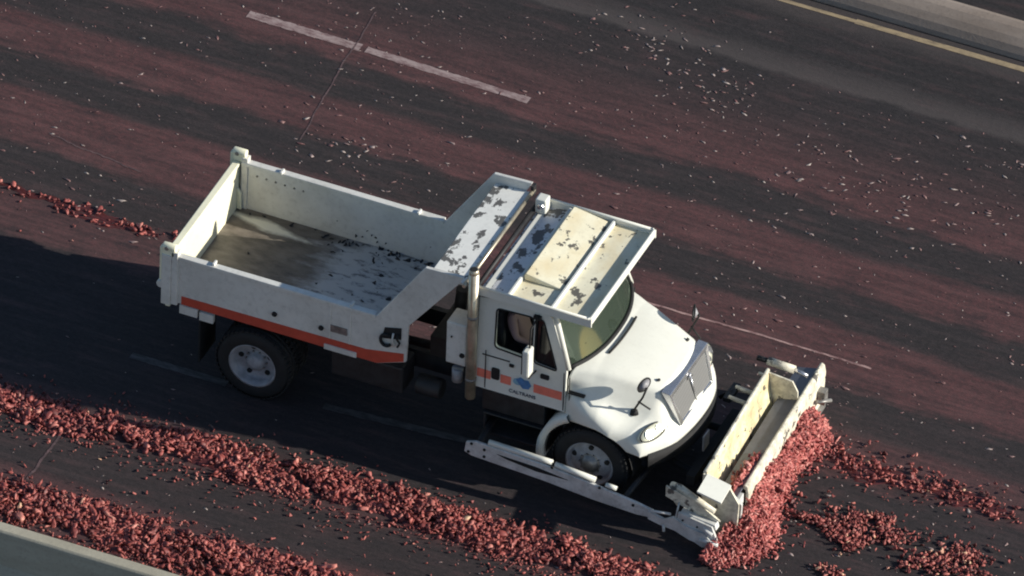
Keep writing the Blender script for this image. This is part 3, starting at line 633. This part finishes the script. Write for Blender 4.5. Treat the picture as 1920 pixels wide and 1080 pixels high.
# wheels
def wheel(x, y, s, dual):
    w = MB(); R0, wd = 0.515, 0.27
    prof = [(0.30, -wd / 2 + 0.03), (0.33, -wd / 2), (0.46, -wd / 2 + 0.005), (0.50, -wd / 2 + 0.03), (R0, -wd / 2 + 0.06), (R0, -0.05), (R0 - .014, -0.045), (R0 - .014, -0.035), (R0, -0.03), (R0, 0.03), (R0 - .014, 0.035), (R0 - .014, 0.045), (R0, 0.05), (R0, wd / 2 - 0.06), (0.50, wd / 2 - 0.03), (0.46, wd / 2 - 0.005), (0.33, wd / 2), (0.30, wd / 2 - 0.03)]
    w.lathe(prof, (0, 0, 0), 48)
    n = 44
    for k in range(n):                                     # tread blocks
        a0 = 2 * PI * k / n; a1 = a0 + 2 * PI / n * 0.62
        for y0, y1 in ((-0.125, -0.052), (0.052, 0.125)):
            w.add([(r * math.cos(a), yy, r * math.sin(a)) for r in (R0 - 0.01, R0 + 0.009) for a in (a0, a1) for yy in (y0, y1)],
                  [(4, 5, 7, 6), (0, 1, 5, 4), (2, 6, 7, 3), (0, 4, 6, 2), (1, 3, 7, 5)])
    wh = w.build('wheel', BLACK, T); wh.location = (x, y, 0.525)
    q = MB()
    if dual:   # deep dish seen from outside: s = outer direction
        pr = [(0.315, s * 0.125), (0.33, s * 0.138), (0.30, s * 0.125), (0.285, s * 0.03), (0.262, s * 0.0), (0.20, s * -0.01), (0.15, s * -0.01)]
        q.lathe(pr, (0, 0, 0), 40); q.lathe([(0.15, s * -0.01), (0.12, s * 0.0), (0.115, s * 0.07), (0.05, s * 0.085), (0.001, s * 0.085)], (0, 0, 0), 24)
        for k in range(5): a = 0.5 + 2 * PI * k / 5; q.disc((0.215 * math.cos(a), s * 0.0, 0.215 * math.sin(a)), 0.034, 'y', 12, 1, t=0.012)
    else:
        pr = [(0.315, s * 0.125), (0.33, s * 0.138), (0.30, s * 0.12), (0.29, s * 0.07), (0.27, s * 0.075), (0.20, s * 0.105), (0.14, s * 0.11)]
        q.lathe(pr, (0, 0, 0), 40); q.lathe([(0.14, s * 0.11), (0.11, s * 0.12), (0.10, s * 0.17), (0.04, s * 0.18), (0.001, s * 0.18)], (0, 0, 0), 24, 2)
        for k in range(5): a = 0.3 + 2 * PI * k / 5; q.disc((0.235 * math.cos(a), s * 0.095, 0.235 * math.sin(a)), 0.034, 'y', 12, 1, t=0.012)
    for k in range(10): a = 2 * PI * k / 10; q.disc((0.143 * math.cos(a), s * (0.0 if dual else 0.115), 0.143 * math.sin(a)), 0.012, 'y', 6, 2, t=0.018)
    q.build('rim', [RIMM, HOLE, STEEL], wh)
for s in (-1, 1):
    wheel(0, s * 1.02, s, True); wheel(0, s * 0.70, s, True); wheel(4.68, s * 0.98, s, False)
# hood
AX, AR = 4.66, 0.63
def hsec(x):
    """half profile (y, z) from the centre line to the lower edge, at station x (centre line)"""
    t = (x - 4.28) / (5.47 - 4.28); t = max(0, min(1, t)); tt = t * t * (3 - 2 * t)
    zt = 1.86 - 0.06 * t - 0.20 * t * t; w1 = 0.93 - 0.33 * (t ** 0.8)
    wf = 1.0 + 0.15 * math.sin(PI / 2 * min(1, t / 0.35)) - 0.06 * max(0, t - 0.7) / 0.3; zf = 1.50 - 0.30 * tt
    return zt, w1, wf, zf
NP = 14
def hood_pt(x, j, s):
    zt, w1, wf, zf = hsec(x)
    pr = [(0, zt), (w1 * .35, zt - .004), (w1 * .7, zt - .018), (w1 * .93, zt - .045), (w1, zt - .085), (w1 + .025, zt - .15), (w1 + .05 + (wf - w1) * .1, zf + (zt - zf) * .42),
          (w1 + (wf - w1) * .36, zf + .035), (w1 + (wf - w1) * .68, zf - .012), (wf - .035, zf - .06), (wf, zf - .13)]
    y, z = pr[min(j, 10)]; n = abs(y) / 1.1
    fr = max(0, (x - 4.75) / 0.72); xs = x + 0.0 - 0.30 * n ** 2.2 * min(1, fr)
    if x < 4.6: xs += 0.22 * (1 - (abs(y) / 1.0) ** 2.4) * max(0, (4.6 - x) / 0.32) if abs(y) < 1 else 0
    if j > 10:
        d = xs - AX; zb = (0.525 + math.sqrt(max(0, AR * AR - d * d))) if abs(d) < AR - 0.02 else 0.80
        zb = max(zb, 0.80) if xs > 5.0 else zb; zb = min(zb, z - 0.02)
        z = z + (zb - z) * (j - 10) / (NP - 1 - 10); y = y + 0.012 * (j - 10) / 3
    return (xs, s * y, z)
xsn = list(np.linspace(4.28, 5.47, 34)); rows = []
for x in xsn: rows.append([hood_pt(x, j, -1) for j in range(NP - 1, 0, -1)] + [hood_pt(x, j, 1) for j in range(NP)])
last = rows[-1]; nf = 8
for k in range(1, nf + 1):                                # nose: from the front section down to the bumper edge
    t = k / nf; rr = []
    for (x, y, z) in last:
        yb = y * 1.0; xb = 5.78 - 0.42 * (abs(y) / 1.1) ** 2.3; zb = 0.86 + 0.08 * max(0, 1 - (abs(y) / 0.7) ** 2)
        tt = math.sin(t * PI / 2) ** 0.9
        if abs(y) > 1.09: tt = min(1, tt)
        xc = x + 0.11 * min(1, t / 0.66) if t <= 0.66 else x + 0.11 + (xb - x - 0.11) * math.sin((t - 0.66) / 0.34 * PI / 2)
        xo_ = x + (xb - x) * (math.sin(min(1, t * 1.15) * PI / 2)); q = max(0, min(1, (abs(y) - 0.5) / 0.25)); q = q * q * (3 - 2 * q)
        xx = xc * (1 - q) + xo_ * q; zz = z + (min(zb, z) - z) * t
        rr.append((xx, yb, zz))
    rows.append(rr)
m = MB(); nc = len(rows[0]); m.add([p for r in rows for p in r], [(i * nc + j, i * nc + j + 1, (i + 1) * nc + j + 1, (i + 1) * nc + j) for i in range(len(rows) - 1) for j in range(nc - 1)], 0, True)
hood = m.build('hood', WHITE, T, solid=0.02)
md = hood.modifiers.new('sub', 'SUBSURF'); md.levels = 1; md.render_levels = 1; hood.modifiers.move(1, 0)
for s in (-1, 1):                                          # arch lip reaching back under the door
    a = np.linspace(math.radians(64), math.radians(-12), 14); vs = []
    for q in a:
        k = PI - q
        for r in (0.63, 0.72): vs.append((AX + r * math.cos(k), s * 1.10, 0.525 + r * math.sin(k)))
    m = MB(); m.add([(v[0], s * 1.12, v[2]) for v in vs] + [(v[0], s * 0.72, v[2]) for v in vs], [(2 * i, 2 * i + 1, 2 * i + 3, 2 * i + 2) for i in range(13)] + [(28 + 2 * i, 28 + 2 * i + 1, 28 + 2 * i + 3, 28 + 2 * i + 2) for i in range(13)]
            + [(2 * i + 1, 28 + 2 * i + 1, 28 + 2 * i + 3, 2 * i + 3) for i in range(13)] + [(2 * i, 28 + 2 * i, 28 + 2 * i + 2, 2 * i + 2) for i in range(13)], 0, True)
    m.build('fender_lip', WHITE, hood)
    a = np.linspace(math.radians(-5), math.radians(185), 26)                              # dark inner arch
    m = MB(); m.add([(AX + 0.60 * math.cos(q), y, 0.525 + 0.60 * math.sin(q)) for q in a for y in (s * 0.55, s * 1.08)], [(2 * i, 2 * i + 1, 2 * i + 3, 2 * i + 2) for i in range(25)], 0, True)
    m.build('wheel_well', BLACK, hood)
    m = MB(); m.box(4.33, 4.55, *sorted((s * 1.0, s * 1.055)), 1.50, 1.52); m.build('side_badge', BLACK, hood)
    # headlight
    hp = MB(); cpt = Vector((5.435, s * 0.87, 1.135)); nx = Vector((0.70, s * 0.30, 0.62)).normalized(); ax = Vector((-0.30, s * 1, 0)).normalized(); ax = (ax - nx * ax.dot(nx)).normalized(); ay = nx.cross(ax)
    pts = [cpt + ax * (0.23 * math.cos(q)) + ay * (0.09 * math.sin(q)) for q in np.linspace(0, 2 * PI, 20, endpoint=False)]
    hp.add([p - nx * 0.06 for p in pts] + [p + nx * 0.012 for p in pts] + [cpt + nx * 0.028], [(i, (i + 1) % 20, 20 + (i + 1) % 20, 20 + i) for i in range(20)] + [(20 + i, 20 + (i + 1) % 20, 40) for i in range(20)], 0, True)
    hl = hp.build('headlight', LENS, hood)
    r = MB(); r.tube([p + nx * 0.012 for p in pts] + [pts[0] + nx * 0.012], 0.010, 6); r.build('headlight_bezel', DARK, hl)
    r = MB(); r.tube([cpt + ax * 0.09 + nx * 0.02, cpt + ax * 0.09 + nx * 0.042], 0.055, 14); r.tube([cpt - ax * 0.09 + nx * 0.02, cpt - ax * 0.09 + nx * 0.040], 0.045, 14); r.split('lamp_reflector', CHROME, hl)
    r = MB(); r.box(*sorted((5.50, 5.56)), *sorted((s * 0.63, s * 0.70)), 1.09, 1.13); r.build('turn_lamp', AMBER, hl)
# grille
GT, GB = 5.47, 5.72
def gq(yh0, yh1, z0, z1, off):
    x0 = 5.60 + off; x1 = 5.47 + off
    return [(x0, -yh0, z0), (x0, yh0, z0), (x1, yh1, z1), (x1, -yh1, z1)]
def frustum(a, b, mi=0): return a + b, [(0, 1, 5, 4), (1, 2, 6, 5), (2, 3, 7, 6), (3, 0, 4, 7), (4, 5, 6, 7)]
m = MB(); o_, i_ = gq(0.47, 0.60, 1.04, 1.58, -0.05), gq(0.50, 0.60, 1.04, 1.565, 0.075); i2 = gq(0.445, 0.53, 1.09, 1.485, 0.08); i3 = gq(0.44, 0.525, 1.095, 1.48, 0.06)
m.add(o_ + i_ + i2 + i3, [(a + k, a + (k + 1) % 4, b + (k + 1) % 4, b + k) for a, b in ((0, 4), (4, 8), (8, 12)) for k in range(4)])
gr = m.build('grille', CHROME, T, bevel=0.008)
m = MB(); m.add(i3, [(0, 1, 2, 3)]); m.build('grille_mesh', GRILLE, gr)
m = MB(); m.tube([(5.665, 0, 1.10), (5.56, 0, 1.48)], 0.012, 6); m.tube([(5.57, -0.05, 1.44), (5.56, 0.0, 1.50), (5.57, 0.05, 1.44)], 0.016, 6); m.build('grille_emblem', CHROME, gr)
for s in (-1, 1):
    m = MB(); m.tube([(5.3, s * 0.42, 1.60), (5.33, s * 0.47, 1.655)], 0.02, 8); m.build('hood_latch', BLACK, hood)
# bumper below the nose
m = MB(); pts = [(5.80 - 0.42 * (abs(y) / 1.1) ** 2.3, y) for y in np.linspace(-1.02, 1.02, 21)]
m.add([(x - dx, y * (1 if dx == 0 else .97), z) for x, y in pts for dx, z in ((0, 0.88), (0, 0.66), (0.10, 0.64), (0.10, 0.87))], [(4 * i + k, 4 * i + (k + 1) % 4, 4 * i + 4 + (k + 1) % 4, 4 * i + 4 + k) for i in range(20) for k in range(4)], 0, True)
m.build('bumper', BLACK, T)
m = MB(); m.box(5.88, 5.90, -0.28, -0.10, 0.55, 0.78); m.build('front_plate', RIMM, T)
# mirrors
for s in (-1, 1):
    m = MB(); m.box(3.80, 3.90, s * 1.27 - 0.085, s * 1.27 + 0.085, 1.80, 2.22); mo = m.build('side_mirror', WHITE, T, bevel=0.025)
    k = MB(); k.tube([(3.86, s * 0.97, 2.55), (3.86, s * 1.22, 2.50), (3.86, s * 1.25, 2.2)], 0.013, 6); k.tube([(3.86, s * 1.0, 1.68), (3.86, s * 1.24, 1.72), (3.86, s * 1.25, 1.82)], 0.013, 6)
    k.box(3.79, 3.798, s * 1.27 - 0.07, s * 1.27 + 0.07, 1.83, 2.19); k.box(3.80, 3.90, *sorted((s * 0.95, s * 1.02)), 2.50, 2.55); k.build('mirror_arm', BLACK, mo)
    bx_, by_, bz_ = (5.14, s * 0.80, 1.34)
    top = Vector((5.30, s * 0.92, 1.78)) if s < 0 else Vector((5.30, 0.86, 1.82))
    m = MB(); c = top + Vector((-0.03, -s * 0.10, 0.02)); nn = Vector((-0.75, -0.55 * s * -1 * -1, 0.25)).normalized() if s < 0 else Vector((-0.8, -0.4, 0.3)).normalized()
    nn = Vector((-0.8, 0.35 * -s, 0.1)).normalized(); q = nn.to_track_quat('Z', 'Y'); 
    ring = [(c + q @ Vector((0.105 * math.cos(a), 0.105 * math.sin(a), 0))) for a in np.linspace(0, 2 * PI, 20, endpoint=False)]
    back = c - nn * 0.06
    m.add(ring + [back, c + nn * 0.008], [(i, (i + 1) % 20, 20) for i in range(20)], 1, True); m.add(ring + [c + nn * 0.008], [(i, (i + 1) % 20, 20) for i in range(20)], 1, True)
    m.tube(ring + [ring[0]], 0.012, 6, 0)
    fm = m.build('fender_mirror', [BLACK, RIMM], T)
    k = MB(); k.tube([(bx_, by_, bz_), top + Vector((0.0, 0, -0.1)), back], 0.014, 6); k.tube([(bx_, by_, bz_ - 0.05), (bx_, by_, bz_ + 0.01)], [0.07, 0.04], 12)
    k.tube([Vector((bx_, by_, bz_)).lerp(top, 0.45), (5.36, s * 0.80, 1.42)], 0.012, 6); k.build('mirror_stalk', BLACK, fm)

hs = [hood_pt(4.30, 0, 1)]
m = MB(); pth = []
for y in np.linspace(-0.46, 0.36, 13):
    xx = 4.665 - 0.20 * abs(y) ** 2.2; pth.append((xx, y, 1.852 - 0.05 * y * y))
m.tube(pth, 0.016, 6); m.build('cowl_slot', BLACK, hood)
for s in (-1, 1):
    m = MB(); m.tube([(4.335, s * 1.028, z) for z in (1.28, 1.45, 1.62, 1.74)], 0.007, 6); m.build('hood_gap', BLACK, hood)
# ---------------------------------------------------------------- snow plow
PX, PY0, PY1 = 6.72, -1.36, 1.60
def WM(x, y, z): return (x + 0.07 - 0.05 * y, y - 0.14, z + 0.12 * min(1, max(0, (z - 0.1) / 0.6)))
def WB(x, y, z): return (x - 0.09 - 0.04 * y, y + 0.29, z * 0.73)

# curved moldboard, whose inner face is the yellow one
m = MB(); prof = [(6.18, 0.86), (6.20, 0.80), (6.215, 0.62), (6.26, 0.44), (6.34, 0.28), (6.46, 0.14), (6.60, 0.06)]
th = [(x - 0.03, z - 0.012) for x, z in prof]
vs = []; fs = []
for y in (-1.02, 1.22):
    vs += [(x, y, z) for x, z in prof] + [(x, y, z) for x, z in th]
n = len(prof)
for k in range(n - 1): fs += [(k, k + 1, 2 * n + k + 1, 2 * n + k), (n + k, 3 * n + k, 3 * n + k + 1, n + k + 1)]
fs += [(0, 2 * n, 3 * n, n), (n - 1, 2 * n - 1, 4 * n - 1, 3 * n - 1), tuple(range(n)) + tuple(range(2 * n - 1, n - 1, -1)), tuple(range(2 * n, 3 * n)) + tuple(range(4 * n - 1, 3 * n - 1, -1))]
m.add(vs, fs, 0); pl = m.build('plow_moldboard', PLOWY, T, warp=WM)
m = MB(); m.tube([(6.175, -1.03, 0.87), (6.175, 1.24, 0.87)], 0.028, 8); m.build('moldboard_rim', PLOWW, pl, warp=WM)
# front blade: sloped back plate, rounded top rail, upright face
m = MB(); m.prism([(6.455, 0.80), (6.735, 0.90), (6.735, 0.86), (6.46, 0.76)], PY0 + 0.02, PY1 - 0.10, mi=0)
bl = m.build('plow_blade', PLOWG, T, warp=WB)
m = MB(); m.prism([(6.735, 0.86), (6.735, 0.93), (6.76, 0.95), (6.80, 0.92), (6.82, 0.78), (6.80, 0.10), (6.77, 0.10), (6.77, 0.84)], PY0 + 0.22, PY1); m.build('blade_face', PLOWW, bl, bevel=0.012, warp=WB)
m = MB(); m.box(6.78, 6.84, PY0, PY1 - 0.02, 0.02, 0.14); m.build('cutting_edge', STEEL, bl, warp=WB)
m = MB(); m.prism([(6.50, 0.12), (6.56, 0.80), (6.72, 0.90), (6.82, 0.78), (6.80, 0.06), (6.52, 0.06)], PY0 - 0.03, PY0 + 0.02); m.box(6.56, 6.76, PY0 + 0.02, PY0 + 0.2, 0.60, 0.80); m.build('blade_end_plate', ARMW, bl, bevel=0.008, warp=WB)
m = MB(); m.box(6.82, 6.92, 1.30, 1.42, 0.35, 0.62); m.tube([(6.85, 1.2, 0.5), (6.98, 1.38, 0.42)], 0.03, 8); m.build('blade_bracket', STEEL, bl, warp=WB)
# end plates of the trough
m = MB(); m.prism([(6.16, 0.86), (6.52, 0.76), (6.66, 0.56), (6.64, 0.10), (6.30, 0.10), (6.14, 0.55)], -1.06, -1.025); 

m.build('plow_end_plate', PLOWW, pl, warp=WM)
m = MB(); q4 = [(6.33, -1.17, 0.985), (6.66, -1.17, 0.905), (6.68, -1.54, 0.895), (6.35, -1.55, 0.975)]
m.add(q4 + [(x, y, z - 0.025) for x, y, z in q4], [(0, 3, 2, 1), (4, 5, 6, 7), (0, 1, 5, 4), (1, 2, 6, 5), (2, 3, 7, 6), (3, 0, 4, 7)]); m.build('end_cover', WHITE, pl)
m = MB(); m.prism([(6.16, 0.84), (6.52, 0.80), (6.60, 0.66), (6.60, 0.10), (6.30, 0.10), (6.14, 0.55)], 1.225, 1.25); m.build('plow_end_plate', PLOWW, pl, warp=WM)
# cylinder and pins at the far end
m = MB(); m.tube([(6.05, 1.42, 0.86), (6.42, 1.42, 0.84)], 0.055, 12, 0); m.tube([(6.42, 1.42, 0.84), (6.60, 1.42, 0.80)], 0.028, 8, 1); m.tube([(5.90, 1.42, 0.86), (6.05, 1.42, 0.86)], 0.035, 8, 2); m.tube([(5.98, 1.30, 0.72), (6.17, 1.25, 0.74)], 0.022, 8, 0)
m.build('angling_cylinder', [PLOWW, CHROME, DARK], pl)
m = MB()
for y in (0.83, 0.60): m.tube([(5.86, y - 0.01, 0.80), (6.18, y, 0.76)], 0.03, 8, 0)
m.tube([(5.70, 0.70, 0.66), (5.86, 0.72, 0.80)], 0.03, 8, 1); m.box(5.80, 5.90, 0.55, 0.90, 0.74, 0.80, 1)
m.split('lift_cylinder', [PLOWW, DARK], pl)
# push frame under the nose
m = MB()
for y in (-0.55, 0.55): m.tube([(5.2, y * 0.7, 0.45), (6.3, y, 0.28)], 0.05, 8)
m.box(5.86, 5.98, -0.75, 0.75, 0.35, 0.5); m.box(5.3, 5.55, -0.5, 0.5, 0.4, 0.8)
m.build('push_frame', BLACK, T)
# bracket on the near side, joining the wing plow to the front plow
m = MB(); m.tube([(5.90, -1.30, 0.74), (6.02, -1.33, 0.76), (6.55, -1.42, 0.62)], [0.05, 0.05, 0.035], 8); m.prism([(5.86, 0.62), (5.86, 0.78), (6.30, 0.66), (6.62, 0.46), (6.2, 0.50)], -1.40, -1.37)
m.tube([(5.93, -1.36, 0.62), (6.03, -1.38, 0.52)], 0.022, 6); m.build('bracket_arm', PLOWW, pl)
m = MB(); m.prism([(6.08, 0.50), (6.55, 0.42), (6.66, 0.12), (6.42, 0.05), (6.05, 0.22)], -1.50, -1.46); m.prism([(6.10, 0.50), (6.58, 0.44), (6.60, 0.36), (6.12, 0.42)], -1.47, -1.36)
m.tube([(6.40, -1.44, 0.42), (6.48, -1.50, 0.34), (6.56, -1.50, 0.30)], 0.035, 8); m.build('bracket_plate', ARMW, pl, bevel=0.006)
m = MB()
for x, z in ((6.15, 0.40), (6.35, 0.36), (6.50, 0.34)): m.disc((x, -1.505, z), 0.014, 'y', 8, t=0.006)
m.split('bracket_bolt', HOLE, pl)
# folded wing plow along the near side
m = MB()
up = [(3.12, 0.60), (3.25, 0.645), (4.2, 0.60), (4.9, 0.52), (5.5, 0.43), (5.72, 0.38)]
dn = [(3.10, 0.44), (3.2, 0.40), (4.2, 0.34), (4.9, 0.27), (5.5, 0.24), (5.72, 0.26)]
m.prism(up + dn[::-1], -1.47, -1.43)
wp = m.build('wing_plow', ARMW, T, bevel=0.01)
m = MB(); m.tube([(3.42, -1.425, 0.665), (4.15, -1.42, 0.64), (4.30, -1.42, 0.635)], 0.038, 8); m.tube([(4.34, -1.42, 0.62), (4.90, -1.42, 0.565)], 0.038, 8); m.tube([(5.05, -1.43, 0.545), (5.2, -1.43, 0.53)], 0.032, 8)
m.build('wing_tube', WHITE, wp)
m = MB(); m.prism([(3.55, 0.55), (4.1, 0.53), (4.55, 0.47), (4.1, 0.46), (3.7, 0.51)], -1.476, -1.466)
for x, z in ((3.20, 0.60), (3.16, 0.46), (3.38, 0.56), (3.38, 0.45), (4.32, 0.60), (4.98, 0.50), (5.45, 0.38)): m.disc((x, -1.474, z), 0.02, 'y', 10, t=0.008)
m.split('wing_bolt', HOLE, wp)
m = MB(); m.prism([(5.68, 0.40), (5.90, 0.34), (6.02, 0.42), (6.2, 0.34), (6.45, 0.30), (6.62, 0.16), (6.50, 0.10), (6.25, 0.14), (6.05, 0.22), (5.85, 0.24), (5.68, 0.28)], -1.53, -1.49)
m.tube([(5.70, -1.50, 0.40), (5.98, -1.50, 0.44)], 0.018, 6); m.tube([(5.9, -1.53, 0.26), (5.92, -1.56, 0.18)], 0.02, 6); m.tube([(6.4, -1.54, 0.20), (6.66, -1.54, 0.20)], 0.028, 8); m.tube([(6.05, -1.5, 0.40), (6.06, -1.42, 0.60)], 0.012, 6)
m.build('wing_linkage', ARMW, wp)
m = MB(); m.tube([(3.25, -1.43, 0.5), (3.25, -0.9, 0.6)], 0.05, 8); m.tube([(5.3, -1.43, 0.4), (5.4, -0.6, 0.5)], 0.04, 8); m.split('wing_mount', DARK, wp)

# ---------------------------------------------------------------- pile pushed by the plow
xo = lin([(-1.75, 6.70), (-1.55, 6.95), (-1.2, 7.18), (-0.8, 7.16), (-0.4, 6.98), (0.1, 6.90), (0.5, 6.88), (0.9, 6.98), (1.25, 7.02), (1.5, 6.85), (1.6, 6.75)])
hh = lin([(-1.75, 0.08), (-1.4, 0.30), (-1.0, 0.46), (0.2, 0.50), (0.9, 0.46), (1.2, 0.42), (1.45, 0.28), (1.6, 0.05)])
xi = lin([(-1.75, 6.5), (-1.12, 6.70), (-1.06, 6.77), (1.9, 6.66)])
def pile(y, t, seed=0): return hh(y) * (1 - t) ** 0.85 * (1 + 0.2 * wob(y * 3 + t * 4, 6, 1.5) + 0.10 * wob(y * 9 - t * 7, 2, 1.5))
m = MB(); ny, nx_ = 70, 14; vs = []
for i in range(ny + 1):
    y = -1.74 + 3.32 * i / ny
    for j in range(nx_ + 1): t = j / nx_; vs.append((xi(y) + (xo(y) - xi(y)) * t, y, max(0.004, pile(y, t) - 0.045)))
m.add(vs, [(i * (nx_ + 1) + j, i * (nx_ + 1) + j + 1, (i + 1) * (nx_ + 1) + j + 1, (i + 1) * (nx_ + 1) + j) for i in range(ny) for j in range(nx_)], 0, True)
rg = np.random.default_rng(5); pos = []; sz = []
for _ in range(5200):
    y = rg.uniform(-1.74, 1.58); t = rg.uniform() ** 0.9; x = xi(y) + (xo(y) - xi(y)) * t + rg.normal() * 0.015
    pos.append((x, y, max(0.02, pile(y, t) - rg.uniform(0, 0.05)))); sz.append(0.030 * rg.uniform(0.55, 1.3))
for _ in range(260):
    y = rg.uniform(-1.8, 1.5); e = rg.exponential(0.09); pos.append((xo(y) + e, y - rg.uniform(0, .05), 0.015)); sz.append(0.025 * rg.uniform(0.5, 1.1))
po = scatter('tomato_pile', np.array(pos), np.array(sz), TOMP, rg, tilt=1.3)
tag(po, 'heap of pink red crushed tomatoes pushed up in front of the plow blade', 'crushed tomatoes', kind='stuff')
pb = m.build('pile_core', TOMP, po)
pos = []; sz = []; rg = np.random.default_rng(6)
tf = lin([(-1.1, 0.72), (-0.7, 0.80), (-0.2, 0.74), (0.15, 0.60), (0.5, 0.3)])
for _ in range(1100):
    y = rg.uniform(-1.12, 0.5); x = rg.uniform(6.42, 6.62); u = (x - 6.40) / 0.25; pos.append((x, y, tf(y) - 0.28 * (1 - u) - rg.uniform(0, .12))); sz.append(0.034 * rg.uniform(0.55, 1.2))
tag(scatter('tomato_pile', np.array(pos), np.array(sz), TOMP, rg, tilt=1.3), 'red tomato pulp lying inside the yellow plow trough, between moldboard and blade', 'crushed tomatoes', kind='stuff')

rg = np.random.default_rng(9); pos = []; sz = []
for _ in range(90):
    x = rg.uniform(-1.0, 1.55); k = rg.random(); y = 1.04 - rg.exponential(0.12) if k < .7 else rg.uniform(-1, 1)
    if x < 0.1 and rg.random() < .7: continue
    pos.append((x, max(-1, y), 1.160)); sz.append(rg.uniform(0.010, 0.032))
for _ in range(9): pos.append((rg.uniform(0, 1.6), 1.045, rg.uniform(1.18, 1.45))); sz.append(rg.uniform(0.008, 0.022))
tag(scatter('bed_scraps', np.array(pos), np.array(sz), INTER, rg, tilt=0.4), 'small dark scraps stuck along the far wall inside the dump bed', 'debris', kind='stuff')

# ---------------------------------------------------------------- person in the cab
def person():
    V = [('hip', (3.42, -0.48, 1.66), .15), ('belly', (3.38, -0.48, 1.84), .15), ('chest', (3.34, -0.49, 2.04), .165), ('neckb', (3.36, -0.49, 2.20), .075), ('neck', (3.38, -0.49, 2.27), .056),
         ('shr', (3.35, -0.66, 2.13), .075), ('elr', (3.46, -0.74, 1.88), .05), ('wrr', (3.68, -0.66, 1.80), .032),
         ('shl', (3.35, -0.31, 2.13), .075), ('ell', (3.47, -0.22, 1.88), .05), ('wrl', (3.70, -0.32, 1.80), .032),
         ('thr', (3.60, -0.60, 1.66), .095), ('knr', (3.88, -0.60, 1.68), .07), ('ftr', (3.98, -0.60, 1.30), .05),
         ('thl', (3.60, -0.38, 1.66), .095), ('knl', (3.88, -0.38, 1.68), .07), ('ftl', (3.98, -0.38, 1.30), .05)]
    E = [('hip', 'belly'), ('belly', 'chest'), ('chest', 'neckb'), ('neckb', 'neck'), ('chest', 'shr'), ('shr', 'elr'), ('elr', 'wrr'), ('chest', 'shl'), ('shl', 'ell'), ('ell', 'wrl'),
         ('hip', 'thr'), ('thr', 'knr'), ('knr', 'ftr'), ('hip', 'thl'), ('thl', 'knl'), ('knl', 'ftl')]
    ox, oy, oz = 3.42, -0.48, 1.58
    idx = {n: i for i, (n, _, _) in enumerate(V)}
    def skin(name, V, E, mat, sub=2):
        me = bpy.data.meshes.new(name); me.from_pydata([(p[0] - ox, p[1] - oy, p[2] - oz) for _, p, _ in V], E, []); o = bpy.data.objects.new(name, me); C.objects.link(o)
        md = o.modifiers.new('k', 'SKIN'); 
        for i, (_, _, r) in enumerate(V): me.skin_vertices[0].data[i].radius = (r, r) if me.skin_vertices else None
        return o, me
    me = bpy.data.meshes.new('person'); bm = bmesh.new(); L = bm.verts.layers.skin.verify()
    bv = []
    def addv(p, r):
        v = bm.verts.new((p[0] - ox, p[1] - oy, p[2] - oz)); v[L].radius = (r, r); bv.append(v); return v
    d = {n: addv(p, r) for n, p, r in V}
    for a, b in E: bm.edges.new((d[a], d[b]))
    h0 = addv((3.39, -0.49, 2.33), .07); h1 = addv((3.40, -0.49, 2.40), .09); h2 = addv((3.39, -0.49, 2.47), .07)
    bm.edges.new((d['neck'], h0)); bm.edges.new((h0, h1)); bm.edges.new((h1, h2))
    for s, wn in ((-1, 'wrr'), (1, 'wrl')):
        w = d[wn]; wp_ = w.co + Vector((ox, oy, oz)); pm = addv(wp_ + Vector((0.06, 0, 0.0)), .026); bm.edges.new((w, pm))
        for k, (dy, ln) in enumerate(((-.028, .05), (-.010, .062), (.010, .06), (.028, .045))):
            f1 = addv(wp_ + Vector((0.085, dy, 0.0)), .009); f2 = addv(wp_ + Vector((0.085 + ln * .6, dy * 1.1, -.01)), .008); f3 = addv(wp_ + Vector((0.085 + ln, dy * 1.1, -.03)), .007)
            bm.edges.new((pm, f1)); bm.edges.new((f1, f2)); bm.edges.new((f2, f3))
        t1 = addv(wp_ + Vector((0.05, s * 0.032, 0.008)), .010); t2 = addv(wp_ + Vector((0.085, s * .055, 0.0)), .008); bm.edges.new((pm, t1)); bm.edges.new((t1, t2))
    for n_, p, r in V[:1]: d[n_][L].use_root = True
    bm.to_mesh(me); bm.free()
    o = bpy.data.objects.new('person', me); C.objects.link(o); o.location = (ox, oy, oz)
    md = o.modifiers.new('k', 'SKIN'); md.use_smooth_shade = True; o.modifiers.new('s', 'SUBSURF').levels = 1
    pm_, pn, pb = newmat('person_clothes'); sp = N(pn, 'ShaderNodeSeparateXYZ'); pn.links.new(coords(pn), sp.inputs[0])
    pn.links.new(mix(pn, ramp(pn, sp.outputs[2], [(0.20, 1.0), (0.215, 0.0)]), (0.27, 0.18, 0.19), (0.02, 0.02, 0.03)), pb.inputs['Base Color']); pb.inputs['Roughness'].default_value = 0.9
    me.materials.append(pm_)
    f = MB()                                              # face: nose, eyes, ears
    f.add([(0.045, 0, 0.86), (0.095, 0, 0.82), (0.05, -0.02, 0.81), (0.05, 0.02, 0.81), (0.045, 0, 0.795)], [(0, 2, 1), (0, 1, 3), (1, 2, 4), (1, 4, 3)])
    f.build('nose', plain('skin', (0.5, 0.3, 0.22), 0.6), o)
    hr = MB(); vs, fs_ = ico(2); vs = vs * np.array([0.105, 0.098, 0.10]) + np.array([-0.045, -0.01, 0.87]); hr.add([tuple(p) for p in vs], [tuple(q) for q in fs_], 0, True); hr.build('hair', plain('dark_hair', (0.03, 0.02, 0.018), 0.8), o)
    tag(o, 'person in a dusty pink top sitting behind the open cab side window', 'person')
person()
